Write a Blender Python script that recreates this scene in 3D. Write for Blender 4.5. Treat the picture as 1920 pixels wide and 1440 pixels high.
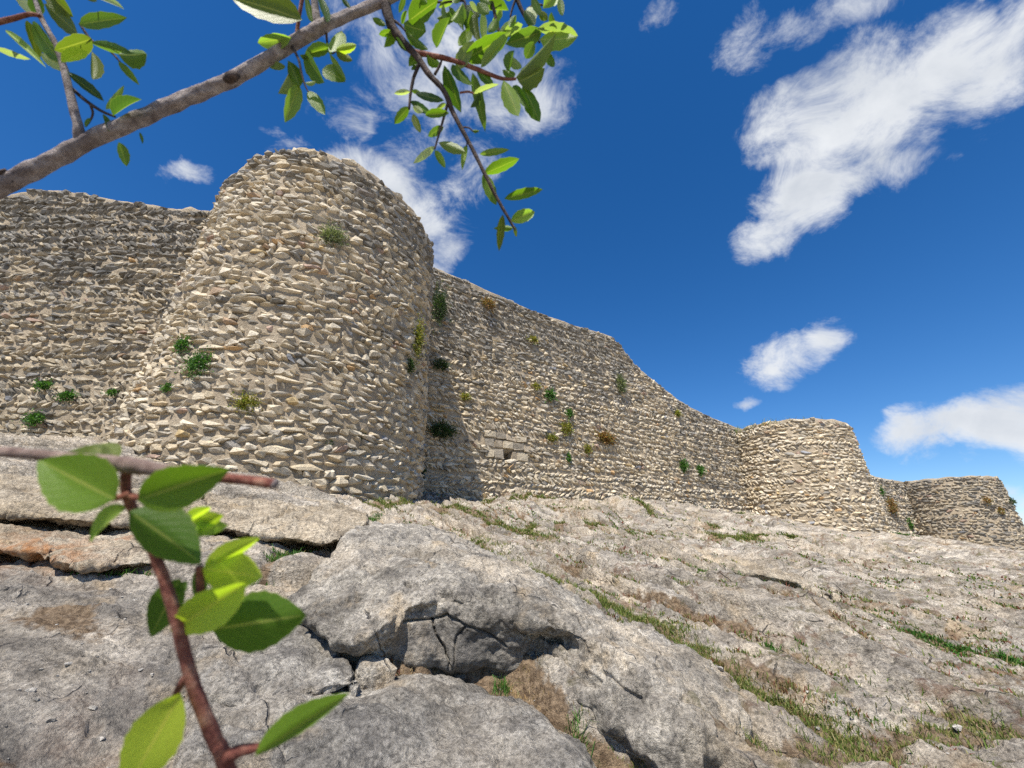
import bpy, bmesh, math, random
import numpy as np
from mathutils import Vector, Matrix

# ------------------------------------------------------------------ camera, world, sun, exposure
for o in list(bpy.data.objects): bpy.data.objects.remove(o, do_unlink=True)
SC = bpy.context.scene
COL = SC.collection
FPX = 805.0                                   # focal length in pixels of the 1920 wide photograph
PITCH = math.radians(22)
cam = bpy.data.cameras.new('camera'); camo = bpy.data.objects.new('camera', cam); COL.objects.link(camo)
cam.sensor_width = 36; cam.lens = 36*FPX/1920; cam.clip_start = 0.02; cam.clip_end = 20000
camo.location = (0, 0, 0); camo.rotation_euler = (math.radians(90)+PITCH, 0, 0)
cam.dof.use_dof = True; cam.dof.focus_distance = 8.0; cam.dof.aperture_fstop = 5.6
SC.camera = camo

SUN_AZ, SUN_EL = math.radians(200), math.radians(58)      # azimuth clockwise from +Y (the view direction)
S = Vector((math.sin(SUN_AZ)*math.cos(SUN_EL), math.cos(SUN_AZ)*math.cos(SUN_EL), math.sin(SUN_EL)))
sl = bpy.data.lights.new('sun', 'SUN'); sl.energy = 5.0; sl.angle = math.radians(0.55); sl.color = (1.0, 0.95, 0.87)
so = bpy.data.objects.new('sun', sl); COL.objects.link(so)
so.rotation_euler = S.to_track_quat('Z', 'Y').to_euler(); so.location = (-5, -10, 20)
SC.view_settings.view_transform = 'Standard'; SC.view_settings.look = 'None'
SC.view_settings.exposure = 0.5; SC.view_settings.gamma = 1.0
SC.render.film_transparent = False
SC.cycles.use_denoising = False     # the rock and stone grain is finer than a denoiser keeps
SC.cycles.max_bounces = 6

def ray(u, v):
    x = (u-960)/FPX; y = (720-v)/FPX
    return np.array([x, math.cos(PITCH)-y*math.sin(PITCH), math.sin(PITCH)+y*math.cos(PITCH)])

class NT:
    """small helper for node trees"""
    def __init__(s, t): s.t = t; s.n = t.nodes; s.l = t.links
    def new(s, typ, **kw):
        n = s.n.new(typ)
        for k, v in kw.items(): setattr(n, k, v)
        return n
    def put(s, sock, v):
        if hasattr(v, 'is_linked') or isinstance(v, bpy.types.NodeSocket): s.l.new(v, sock)
        elif v is not None: sock.default_value = v
    def math(s, op, a, b=None, c=None, clamp=False):
        n = s.new('ShaderNodeMath', operation=op, use_clamp=clamp)
        s.put(n.inputs[0], a); s.put(n.inputs[1], b); s.put(n.inputs[2], c); return n.outputs[0]
    def vmath(s, op, a, b=None):
        n = s.new('ShaderNodeVectorMath', operation=op); s.put(n.inputs[0], a); s.put(n.inputs[1], b)
        return n.outputs['Value'] if op in ('DOT_PRODUCT', 'LENGTH') else n.outputs[0]
    def noise(s, vec, scale, detail=4, rough=0.55, dist=0.0, lac=2.0):
        n = s.new('ShaderNodeTexNoise'); s.put(n.inputs['Vector'], vec)
        n.inputs['Scale'].default_value = scale; n.inputs['Detail'].default_value = detail
        n.inputs['Roughness'].default_value = rough; n.inputs['Distortion'].default_value = dist
        n.inputs['Lacunarity'].default_value = lac
        return n.outputs['Fac']
    def ramp(s, fac, stops, interp='LINEAR'):
        n = s.new('ShaderNodeValToRGB'); n.color_ramp.interpolation = interp; e = n.color_ramp.elements
        while len(e) < len(stops): e.new(0.5)
        for i, (p, c) in enumerate(stops):
            e[i].position = p; e[i].color = (c, c, c, 1) if isinstance(c, (int, float)) else (*c[:3], 1)
        s.put(n.inputs[0], fac); return n.outputs[0]
    def mix(s, fac, a, b, blend='MIX'):
        n = s.new('ShaderNodeMix', data_type='RGBA', blend_type=blend)
        s.put(n.inputs[0], fac)
        for i, v in ((6, a), (7, b)):
            if isinstance(v, tuple): n.inputs[i].default_value = (*v[:3], 1)
            else: s.put(n.inputs[i], v)
        return n.outputs[2]
    def maprange(s, v, a, b, c=0.0, d=1.0, typ='SMOOTHSTEP'):
        n = s.new('ShaderNodeMapRange', interpolation_type=typ); s.put(n.inputs[0], v)
        for i, k in enumerate((a, b, c, d)): n.inputs[i+1].default_value = k
        return n.outputs[0]

world = bpy.data.worlds.new('World'); SC.world = world; world.use_nodes = True
w = NT(world.node_tree); w.n.clear()
sky = w.new('ShaderNodeTexSky', sky_type='NISHITA', sun_disc=False)
sky.sun_elevation = SUN_EL; sky.sun_rotation = SUN_AZ; sky.altitude = 700
sky.air_density = 1.0; sky.dust_density = 0.25; sky.ozone_density = 3.0
hs = w.new('ShaderNodeHueSaturation'); hs.inputs['Hue'].default_value = 0.506; hs.inputs['Saturation'].default_value = 1.34
hs.inputs['Value'].default_value = 1.34; w.l.new(sky.outputs[0], hs.inputs['Color'])
tc = w.new('ShaderNodeTexCoord'); D = tc.outputs['Generated']
# cumulus: soft ellipses at their places in the sky, broken up by noise in direction space
CLOUDS = [  # u, v, ru, rv, angle (deg, screen, counter-clockwise), weight
    (620, 300, 85, 28, -14, .7), (720, 340, 105, 52, -30, 1.0), (790, 405, 80, 62, -52, 1.05), (830, 470, 36, 46, -70, .65),
    (700, 60, 60, 110, 20, .4), (800, 90, 130, 110, 0, .5), (900, 170, 130, 100, -20, .5), (1000, 215, 75, 50, 25, .6), (800, 265, 80, 40, 10, .4),
    (880, 345, 50, 70, -30, .42), (660, 205, 40, 30, 0, .3),
    (1530, 240, 155, 92, 20, 1.2), (1650, 195, 230, 115, 22, 1.25), (1770, 150, 150, 100, 28, 1.05), (1850, 170, 150, 70, 35, .8), (1905, 90, 130, 45, 45, .6),
    (1505, 365, 125, 75, 34, 1.15), (1430, 450, 60, 40, 30, .8), (1640, 320, 110, 46, 20, .8), (1730, 290, 80, 22, 18, .5),
    (1590, 20, 85, 36, 25, .5), (1410, 85, 26, 60, -35, .22), (1500, 60, 40, 24, 20, .28), (1840, 10, 14, 16, 0, .4), (1240, 12, 42, 24, 30, .5),
    (1460, 678, 85, 42, 4, 1.0), (1540, 655, 60, 34, 25, .75), (1572, 634, 22, 18, 45, .5), (1400, 746, 22, 12, 10, .45),
    (1740, 815, 105, 48, 8, 1.0), (1850, 800, 120, 58, 4, 1.2), (1930, 800, 90, 66, 0, 1.1), (1720, 778, 50, 22, 10, .5),
    (1905, 935, 60, 24, 0, .7), (1950, 965, 90, 30, 0, .7),
    (358, 328, 34, 14, -20, .42), (330, 318, 20, 10, -15, .3), (690, 215, 14, 18, 0, .4),
    # sky beyond the picture, same kind of weather
    (-700, 200, 300, 120, 10, .9), (2700, 300, 400, 130, -10, 1.0), (2500, 850, 260, 60, 0, 1.0), (-500, 760, 240, 60, 0, .9), (700, -700, 260, 130, 20, .9), (1700, -900, 300, 120, -20, .9)]
def dual(c, a, b):
    M = np.linalg.inv(np.stack([a, b, c], 1)); return M[0], M[1]
blob = None; vert = None
def unit(v): return v/np.linalg.norm(v)
spec = []
for (u, v, ru, rv, ang, wt) in CLOUDS:
    c = unit(ray(u, v)); ca, sa = math.cos(math.radians(ang)), math.sin(math.radians(ang))
    a = unit(ray(u+ru*ca, v-ru*sa))-c; b = unit(ray(u-rv*sa, v-rv*ca))-c
    spec.append((*dual(c, a*1.06, b*1.08), wt))
for k in range(5):       # behind the camera
    az = math.radians(105+k*37); el = math.radians(18+((k*37) % 50))
    c = np.array([math.sin(az)*math.cos(el), math.cos(az)*math.cos(el), math.sin(el)])
    e1 = unit(np.cross(c, [0, 0, 1])); e2 = np.cross(e1, c)
    spec.append((*dual(c, e1*(.16+.05*(k % 3)), e2*(.06+.02*(k % 4))), .95))
wob = w.new('ShaderNodeTexNoise'); wob.inputs['Scale'].default_value = 5.5; wob.inputs['Detail'].default_value = 7; wob.inputs['Roughness'].default_value = .58
w.l.new(D, wob.inputs['Vector'])
off = w.vmath('SUBTRACT', wob.outputs['Color'], (0.5, 0.5, 0.5))
sc_ = w.new('ShaderNodeVectorMath', operation='SCALE'); w.l.new(off, sc_.inputs[0]); sc_.inputs[3].default_value = 0.13
DW = w.vmath('ADD', D, sc_.outputs[0])
for (ax, by, wt) in spec:
    qx = w.vmath('DOT_PRODUCT', DW, tuple(ax)); qy = w.vmath('DOT_PRODUCT', DW, tuple(by))
    q = w.math('ADD', w.math('MULTIPLY', qx, qx), w.math('MULTIPLY', qy, qy))
    m = w.math('MULTIPLY_ADD', q, -wt, wt)
    m = w.math('MAXIMUM', m, -1.2)
    blob = m if blob is None else w.math('SMOOTH_MAX', blob, m, 0.25)
# streaky fine structure
mp = w.new('ShaderNodeMapping', vector_type='POINT'); mp.inputs['Rotation'].default_value = (0.2, math.radians(-38), 0.15); mp.inputs['Scale'].default_value = (0.95, 1.0, 1.35)
w.l.new(D, mp.inputs['Vector'])
f1 = w.noise(mp.outputs[0], 9.0, 14, .68, .4)
dens = w.math('ADD', blob, w.math('MULTIPLY_ADD', f1, 3.6, -1.86))
alpha = w.maprange(dens, -0.3, 1.15)
alpha = w.math('MULTIPLY', alpha, 0.97)
# soft grey modelling of the thick parts
f2 = w.noise(w.vmath('ADD', D, (0.0, 0.02, 0.035)), 9.0, 6, .5, .3)
shade = w.maprange(w.math('ADD', w.math('MULTIPLY', f2, 1.5), w.math('MULTIPLY', dens, 0.22)), 0.45, 1.5, 0.0, 1.0)
ccol = w.mix(shade, (8.5, 8.7, 8.9), (5.6, 6.0, 6.6))
full = w.mix(alpha, hs.outputs[0], ccol)
bg = w.new('ShaderNodeBackground'); bg.inputs['Strength'].default_value = 0.078; w.l.new(full, bg.inputs['Color'])
wo = w.new('ShaderNodeOutputWorld'); w.l.new(bg.outputs[0], wo.inputs['Surface'])

# ------------------------------------------------------------------ helpers
rng = np.random.default_rng(11); random.seed(11)
PERM = rng.permutation(256); GR = rng.normal(size=(256, 3)); GR /= np.linalg.norm(GR, axis=1)[:, None]
def perlin(x, y, z=0.0):
    x = np.asarray(x, float); y = np.asarray(y, float); z = np.broadcast_to(np.asarray(z, float), x.shape)
    xi = np.floor(x).astype(np.int64); yi = np.floor(y).astype(np.int64); zi = np.floor(z).astype(np.int64)
    fx, fy, fz = x-xi, y-yi, z-zi
    fade = lambda t: t*t*t*(t*(t*6-15)+10)
    wx, wy, wz = fade(fx), fade(fy), fade(fz); out = 0
    for dx in (0, 1):
        hx = PERM[(xi+dx) & 255]; kx = wx if dx else 1-wx
        for dy in (0, 1):
            hy = PERM[(hx+yi+dy) & 255]; ky = kx*(wy if dy else 1-wy)
            for dz in (0, 1):
                g = GR[PERM[(hy+zi+dz) & 255]]; kz = ky*(wz if dz else 1-wz)
                out = out+kz*(g[..., 0]*(fx-dx)+g[..., 1]*(fy-dy)+g[..., 2]*(fz-dz))
    return out*1.5
def fbm(x, y, z=0.0, oct=4, gain=.5):
    a, s = 1.0, 0
    for k in range(oct): s = s+a*perlin(x*2**k+7.3*k, y*2**k-3.1*k, np.asarray(z)*2**k+1.7*k); a *= gain
    return s
def sstep(a, b, x):
    t = np.clip((x-a)/(b-a), 0, 1); return t*t*(3-2*t)

def mesh_np(name, V, F, smooth=False, attrs=None, col=None):
    V = np.ascontiguousarray(V, np.float32); F = np.ascontiguousarray(F, np.int32)
    me = bpy.data.meshes.new(name); k = F.shape[1]
    me.vertices.add(len(V)); me.vertices.foreach_set('co', V.ravel())
    me.loops.add(F.size); me.loops.foreach_set('vertex_index', F.ravel())
    me.polygons.add(len(F)); me.polygons.foreach_set('loop_start', np.arange(0, F.size, k, dtype=np.int32))
    me.polygons.foreach_set('use_smooth', np.full(len(F), smooth, bool))
    for n, a in (attrs or {}).items():
        at = me.attributes.new(n, 'FLOAT', 'POINT'); at.data.foreach_set('value', np.ascontiguousarray(a, np.float32))
    if col is not None:
        at = me.attributes.new('Col', 'FLOAT_COLOR', 'POINT')
        c = np.ones((len(V), 4), np.float32); c[:, :3] = col; at.data.foreach_set('color', c.ravel())
    me.update(calc_edges=True); me.validate()
    return me
def link(name, me, mat=None, parent=None, label=None, cat=None, group=None, kind=None):
    o = bpy.data.objects.new(name, me); COL.objects.link(o)
    if mat is not None and me is not None and not me.materials: me.materials.append(mat)
    if parent is not None: o.parent = parent
    tag(o, label, cat, group, kind); return o
def tag(o, label=None, cat=None, group=None, kind=None):
    for k, v in (('label', label), ('category', cat), ('group', group), ('kind', kind)):
        if v: o[k] = v
    return o
def grid_faces(n, m, wrap=False):
    i, j = np.meshgrid(np.arange(n if wrap else n-1), np.arange(m-1), indexing='ij')
    i2 = (i+1) % n
    return np.stack([i*m+j, i2*m+j, i2*m+j+1, i*m+j+1], -1).reshape(-1, 4)

# ground model: a limestone hillside rising to the walls; features are laid out in world x, y
BX, BY, B0 = -0.143, 0.232, -1.5
def gp(u, v, h=0.0):
    d = ray(u, v); t = (B0+h)/(d[2]-BX*d[0]-BY*d[1]); return d*t
def gxy(pts): return np.array([gp(*p)[:2] for p in pts])
def at(u, v, dist): return Vector(ray(u, v)*dist)
def seg_dist(x, y, P):
    best = np.full(x.shape, 1e9)
    for (x0, y0), (x1, y1) in zip(P[:-1], P[1:]):
        dx, dy = x1-x0, y1-y0
        t = np.clip(((x-x0)*dx+(y-y0)*dy)/(dx*dx+dy*dy+1e-12), 0, 1)
        best = np.minimum(best, np.hypot(x-x0-t*dx, y-y0-t*dy))
    return best

# ------------------------------------------------------------------ materials
def base_mat(name, rough=0.9, spec=0.25):
    m = bpy.data.materials.new(name); m.use_nodes = True; t = NT(m.node_tree)
    b = t.n['Principled BSDF']; b.inputs['Roughness'].default_value = rough
    b.inputs['Specular IOR Level'].default_value = spec
    return m, t, b
def bump(t, b, h, strength, dist):
    n = t.new('ShaderNodeBump'); n.inputs['Strength'].default_value = strength; n.inputs['Distance'].default_value = dist
    t.put(n.inputs['Height'], h); t.l.new(n.outputs[0], b.inputs['Normal'])
def stone_mat(name, joined):
    m, t, b = base_mat(name, .92, .2)
    if joined: src = t.new('ShaderNodeAttribute', attribute_name='Col').outputs['Color']
    else: src = t.new('ShaderNodeObjectInfo').outputs['Color']
    pos = t.new('ShaderNodeNewGeometry').outputs['Position']
    n1 = t.noise(pos, 7, 6, .65); n2 = t.noise(pos, 38, 5, .7)
    c = t.mix(1.0, src, t.ramp(n1, [(.3, .70), (.5, 1.0), (.72, 1.2)]), 'MULTIPLY')
    c = t.mix(.75, c, t.ramp(n2, [(.32, .55), (.5, 1.0), (.7, 1.3)]), 'MULTIPLY')
    # grey lichen crust in patches
    li = t.math('MULTIPLY', t.maprange(t.noise(pos, 1.1, 5, .6), .54, .68), t.maprange(n1, .42, .6))
    c = t.mix(t.math('MULTIPLY', li, .55), c, (.2, .195, .175))
    t.l.new(c, b.inputs['Base Color'])
    h = t.math('ADD', t.noise(pos, 16, 8, .68), t.math('MULTIPLY', n2, .45))
    bump(t, b, h, .9, .05); return m
M_STONE = stone_mat('wall_stone', False); M_STONES = stone_mat('wall_stone_joined', True)
def mortar_mat():
    m, t, b = base_mat('lime_mortar', .95, .15)
    pos = t.new('ShaderNodeNewGeometry').outputs['Position']
    n1 = t.noise(pos, 1.3, 6, .6); n2 = t.noise(pos, 24, 6, .7); vo = t.noise(pos, 90, 3, .6)
    c = t.ramp(n1, [(.3, (.29, .235, .165)), (.5, (.41, .335, .24)), (.7, (.49, .405, .29))])
    c = t.mix(.8, c, t.ramp(n2, [(.3, .6), (.55, 1.05), (.75, 1.3)]), 'MULTIPLY')
    t.l.new(c, b.inputs['Base Color'])
    bump(t, b, t.math('ADD', n2, t.math('MULTIPLY', vo, .3)), 1.0, .05); return m
M_MORTAR = mortar_mat()
def rock_mat(name, tint=(1, 1, 1), dark=0.0, warm=0.0, ground=False, speck=1.0):
    m, t, b = base_mat(name, .9, .22)
    pos = t.new('ShaderNodeNewGeometry').outputs['Position']
    st = t.new('ShaderNodeMapping'); st.inputs['Rotation'].default_value = (0, 0, math.radians(43)); st.inputs['Scale'].default_value = (.32, 2.0, 1.2)
    t.l.new(pos, st.inputs['Vector'])
    big = t.noise(pos, .9, 6, .62); mid = t.noise(st.outputs[0] if ground else pos, 5.5, 7, .68); fine = t.noise(pos, 42, 6, .72); sp = t.noise(pos, 150, 3, .65)
    c = t.ramp(mid, [(.30, (.12, .114, .104)), (.43, (.26, .245, .22)), (.55, (.40, .38, .34)), (.70, (.54, .51, .45))])
    c = t.mix(t.maprange(big, .45, .62), c, t.mix(.5, c, (.46, .40, .31)))
    b2 = t.noise(st.outputs[0] if ground else pos, 1.7, 5, .6)
    c = t.mix(1.0, c, t.ramp(b2, [(.34, .58), (.5, 1.0), (.64, 1.32)]), 'MULTIPLY')
    c = t.mix(t.maprange(t.noise(pos, 2.1, 5, .6), .56, .7), c, t.mix(.65, c, (.45, .36, .24)))
    if dark: c = t.mix(t.math('MULTIPLY', t.maprange(t.noise(pos, 1.6, 7, .68), .36, .62), dark), c, t.mix(.85, c, (.145, .14, .135)))
    if warm: c = t.mix(warm, c, t.mix(.6, c, (.5, .41, .29)))
    c = t.mix(.95*speck, c, t.ramp(fine, [(.32, .30), (.5, 1.0), (.66, 1.5)]), 'MULTIPLY')
    blk = t.math('MULTIPLY', t.maprange(t.noise(pos, 17, 7, .72), .55, .66), t.maprange(t.noise(pos, 2.7, 4, .6), .42, .6))
    c = t.mix(t.math('MULTIPLY', blk, .8), c, (.085, .08, .075))
    wht = t.math('MULTIPLY', t.maprange(t.noise(pos, 11, 7, .7), .56, .68), t.maprange(t.noise(pos, 1.9, 4, .6), .45, .6))
    c = t.mix(t.math('MULTIPLY', wht, .6), c, (.60, .57, .51))
    c = t.mix(.5*speck, c, t.ramp(sp, [(.3, .5), (.5, 1.0), (.7, 1.4)]), 'MULTIPLY')
    nz = t.new('ShaderNodeTexNoise'); nz.inputs['Scale'].default_value = 2.6; nz.inputs['Detail'].default_value = 6; t.l.new(pos, nz.inputs['Vector'])
    wp = t.vmath('ADD', pos, t.vmath('MULTIPLY', nz.outputs['Color'], (.22, .22, .22)))
    vo = t.new('ShaderNodeTexVoronoi', feature='DISTANCE_TO_EDGE'); vo.inputs['Scale'].default_value = 1.5; t.l.new(wp, vo.inputs['Vector'])
    crk = t.math('MULTIPLY', t.maprange(vo.outputs['Distance'], .002, .012, 1, 0), t.maprange(t.noise(pos, 1.9, 3, .5), .53, .62))
    c = t.mix(t.math('MULTIPLY', crk, .6), c, (.06, .055, .05))
    c = t.mix(1.0, c, tint, 'MULTIPLY')
    att = lambda n: t.new('ShaderNodeAttribute', attribute_name=n).outputs['Fac']
    c = t.mix(t.math('MULTIPLY', att('ochre'), t.maprange(t.noise(pos, 6, 6, .65), .35, .62)), c, (.50, .235, .095))
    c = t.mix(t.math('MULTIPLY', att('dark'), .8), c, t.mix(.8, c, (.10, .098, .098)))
    if ground:      # dry moss and stonecrop in streaks down the slope
        ms = t.math('MULTIPLY', t.maprange(t.noise(st.outputs[0], 3.1, 8, .66), .50, .60), t.maprange(t.noise(pos, 13, 5, .7), .40, .56))
        mc = t.mix(t.maprange(t.noise(pos, 5, 4, .6), .42, .58), (.17, .095, .06), (.135, .12, .05))
        c = t.mix(t.math('MULTIPLY', ms, t.math('MULTIPLY', att('streak'), .72)), c, mc)
    edge = t.math('ADD', att('soil'), t.math('MULTIPLY_ADD', t.noise(pos, 14, 5, .65), .9, -.45))
    sc = t.mix(t.maprange(t.noise(pos, 22, 6, .72), .35, .65), (.12, .08, .048), (.36, .26, .165))
    c = t.mix(t.maprange(edge, .35, .62), c, sc)
    t.l.new(c, b.inputs['Base Color'])
    h = t.math('ADD', t.math('MULTIPLY', mid, .8), t.math('ADD', t.math('MULTIPLY', t.noise(pos, 20, 8, .72), .8), t.math('MULTIPLY', sp, .10)))
    h = t.math('SUBTRACT', h, t.math('MULTIPLY', crk, .6))
    bump(t, b, h, 1.0, .075); return m
M_GROUND = rock_mat('hillside_limestone', (1.2, 1.13, 1.05), warm=.08, dark=.2, ground=True)
M_BOULDER = rock_mat('boulder_limestone', (1.22, 1.16, 1.08), dark=.12)
M_LEDGE = rock_mat('ledge_limestone', (1.22, 1.13, .99), dark=.2, warm=.35)
M_SLAB = rock_mat('grey_slab_limestone', (1.12, 1.08, 1.03), dark=.5)
def leafy_mat(name, rough=.55, trans=.35):
    m, t, b = base_mat(name, rough, .3)
    src = t.new('ShaderNodeAttribute', attribute_name='Col').outputs['Color']
    t.l.new(src, b.inputs['Base Color'])
    tr = t.new('ShaderNodeBsdfTranslucent'); t.l.new(t.mix(1.0, src, (1.4, 1.5, .7), 'MULTIPLY'), tr.inputs['Color'])
    mx = t.new('ShaderNodeMixShader'); mx.inputs[0].default_value = trans
    t.l.new(b.outputs[0], mx.inputs[1]); t.l.new(tr.outputs[0], mx.inputs[2]); t.l.new(mx.outputs[0], t.n['Material Output'].inputs[0])
    return m
M_FOL = leafy_mat('small_foliage')
def leaf_mat():
    m, t, b = base_mat('oak_leaf', .38, .3)
    src = t.new('ShaderNodeObjectInfo').outputs['Color']
    uv = t.new('ShaderNodeUVMap'); sep = t.new('ShaderNodeSeparateXYZ'); t.l.new(uv.outputs[0], sep.inputs[0])
    y = t.math('ABSOLUTE', t.math('SUBTRACT', sep.outputs[1], .5))
    rib = t.maprange(y, .012, .04, 1, 0)
    sv = t.math('SINE', t.math('MULTIPLY', t.math('SUBTRACT', sep.outputs[0], t.math('MULTIPLY', y, .7)), 52))
    vein = t.math('MULTIPLY', t.maprange(sv, .86, 1.0), .16)
    edge = t.maprange(y, .455, .5, 0, .5)
    tcn = t.new('ShaderNodeTexCoord').outputs['Object']
    blot = t.noise(tcn, 60, 4, .6)
    c = t.mix(1.0, src, t.ramp(blot, [(.3, .72), (.5, 1.0), (.7, 1.2)]), 'MULTIPLY')
    lite = t.mix(.5, t.mix(1.0, src, (1.9, 1.6, 1.3), 'MULTIPLY'), (.34, .33, .12))
    c = t.mix(t.math('MAXIMUM', t.math('MAXIMUM', rib, vein), edge), c, lite)
    t.l.new(c, b.inputs['Base Color'])
    tr = t.new('ShaderNodeBsdfTranslucent'); t.l.new(t.mix(1.0, c, (1.45, 1.7, .5), 'MULTIPLY'), tr.inputs['Color'])
    bump(t, b, t.math('ADD', t.math('MULTIPLY', vein, -1.0), t.math('MULTIPLY', blot, .4)), .35, .002)
    mx = t.new('ShaderNodeMixShader'); mx.inputs[0].default_value = .5
    t.l.new(b.outputs[0], mx.inputs[1]); t.l.new(tr.outputs[0], mx.inputs[2]); t.l.new(mx.outputs[0], t.n['Material Output'].inputs[0])
    return m
M_LEAF = leaf_mat()
def bark_mat(name, a, b_, c_, sc=1.0):
    m, t, b = base_mat(name, .8, .25)
    tcn = t.new('ShaderNodeTexCoord').outputs['Object']
    n1 = t.noise(tcn, 60*sc, 6, .65); n2 = t.noise(tcn, 260*sc, 5, .7); n3 = t.noise(tcn, 14*sc, 3, .5)
    c = t.ramp(n1, [(.3, a), (.5, b_), (.7, c_)])
    c = t.mix(.6, c, t.ramp(n2, [(.3, .55), (.5, 1.0), (.7, 1.35)]), 'MULTIPLY')
    c = t.mix(t.maprange(n3, .5, .65), c, t.mix(.5, c, a))
    t.l.new(c, b.inputs['Base Color']); bump(t, b, t.math('ADD', n1, t.math('MULTIPLY', n2, .6)), 1.0, .007/sc); return m
M_BARK = bark_mat('grey_bark', (.13, .10, .095), (.32, .265, .245), (.52, .45, .41))
M_TWIG = bark_mat('dark_twig_bark', (.035, .025, .02), (.085, .06, .05), (.17, .12, .10))
M_BROWN = bark_mat('pinkish_brown_bark', (.15, .095, .08), (.33, .235, .19), (.50, .39, .32), 1.6)
M_RED = bark_mat('red_brown_bark', (.12, .035, .03), (.26, .095, .065), (.46, .25, .17), 1.6)

# ------------------------------------------------------------------ ground
CORR = np.array([(-7.64, 8.07, .5), (-6.2, 7.57, .38), (-5.24, 7.6, .28), (-4.4, 7.85, .24), (-3.6, 8.35, .07), (-2.9, 9.2, -.08), (-2.4, 10.9, -.25), (-2.6, 13.9, -.6), (-1.0, 13.0, -.25),
    (-.96, 15.3, -.4), (.8, 16.5, -.17), (3.5, 18.2, -.17), (7, 20.5, -.07), (9.8, 22.3, -.16), (12.7, 24.2, -.28), (14.2, 22.3, -.16), (16.2, 21.5, -.12), (18.2, 22.1, -.07),
    (29.8, 31.2, -.6), (32.2, 29.65, -.6), (26, 28, -.45), (36, 27, -.6), (-12.5, 10.3, -.05), (-10, 10.3, .33)])
# grass lines: (pixels unprojected on the hillside), half width m, depth m, grass density 0..1, colour kind
GULLY = [
    ([(850, 1005), (920, 1040), (1000, 1085), (1080, 1112), (1160, 1150), (1250, 1192), (1330, 1248), (1420, 1300), (1500, 1335), (1620, 1395)], .13, .10, 1.0, 0),
    ([(880, 985), (1000, 982), (1100, 990), (1200, 1003), (1300, 1017)], .12, .06, .8, 0),
    ([(1270, 1058), (1340, 1080), (1420, 1092), (1510, 1104)], .10, .06, 1.0, 1),
    ([(1345, 1017), (1420, 1017), (1500, 1022)], .20, .05, 1.0, 0),
    ([(1180, 1112), (1240, 1130), (1290, 1150), (1340, 1168), (1400, 1190)], .10, .06, .45, 2),
    ([(1480, 1240), (1580, 1282), (1700, 1330), (1800, 1352), (1930, 1400)], .12, .07, .6, 0),
    ([(1390, 1432), (1500, 1420), (1600, 1412), (1750, 1402), (1930, 1440)], .10, .06, .45, 0),
    ([(1640, 1150), (1700, 1163), (1790, 1185)], .06, .05, .8, 1),
    ([(1690, 1180), (1790, 1212), (1930, 1240)], .07, .06, .9, 1),
    ([(1600, 1130), (1670, 1150)], .06, .05, .6, 0), ([(1850, 1130), (1930, 1150)], .10, .06, .9, 1),
    ([(1320, 1240), (1400, 1265), (1500, 1310)], .08, .06, .7, 2),
    ([(1440, 1140), (1540, 1165), (1640, 1215), (1760, 1262), (1900, 1300)], .09, .06, .4, 2),
    ([(1050, 1060), (1150, 1085), (1260, 1112), (1360, 1140)], .10, .05, .35, 2),
    ([(700, 955), (780, 952), (860, 962), (960, 990), (1040, 1020)], .25, .04, .55, 0),
    ([(1130, 952), (1180, 965), (1240, 985), (1350, 1000)], .15, .04, .55, 0),
    ([(900, 930), (1000, 928), (1100, 945)], .12, .03, .6, 0),
    ([(1370, 965), (1420, 972), (1480, 985)], .25, .03, .7, 0), ([(1650, 1000), (1720, 1008)], .35, .03, .6, 1),
    ([(140, 1066), (200, 1075), (290, 1078)], .07, .08, 1.0, 1),
    ([(490, 1012), (560, 1008), (600, 1030), (520, 1072), (490, 1100)], .07, .07, .7, 1),
    ([(620, 1280), (770, 1266), (870, 1268), (960, 1275), (1020, 1330), (1070, 1370), (1130, 1400), (1190, 1450)], .13, .10, .35, 3),
    ([(590, 1180), (640, 1215), (672, 1280)], .06, .08, .05, 3),
    ([(1150, 1400), (1260, 1435), (1320, 1470)], .08, .06, .9, 0),
    ([(0, 1018), (60, 1015)], .05, .06, .7, 1), ([(430, 1340), (500, 1335), (580, 1315)], .03, .03, .35, 1)]
GULLY = [(gxy(p), hw*1.25 if kd < 2 else hw, dp, de, kd) for (p, hw, dp, de, kd) in GULLY]
AL = np.array([.74, -.67]); AC = np.array([.67, .74]); BL = np.array([-.27, .96])
P_OCH = gp(70, 1045)[:2]
FORE = gxy([(420, 1400), (640, 1420), (840, 1420), (960, 1500)])
HUMPS = [(gxy([(930, 960), (1000, 958), (1080, 970), (1130, 982)]), .75, .30), (gxy([(920, 928), (990, 926), (1050, 938)]), .7, .22), (gxy([(1190, 968), (1260, 968), (1340, 982), (1430, 1000)]), 1.3, .34),
         (gxy([(1520, 1035), (1640, 1055), (1760, 1085), (1880, 1120)]), .7, .16), (gxy([(1240, 1035), (1330, 1048), (1430, 1072)]), .5, .14)]
def base_plane(x, y): return 9*np.tanh((B0+BX*x+BY*y)/9)
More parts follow.
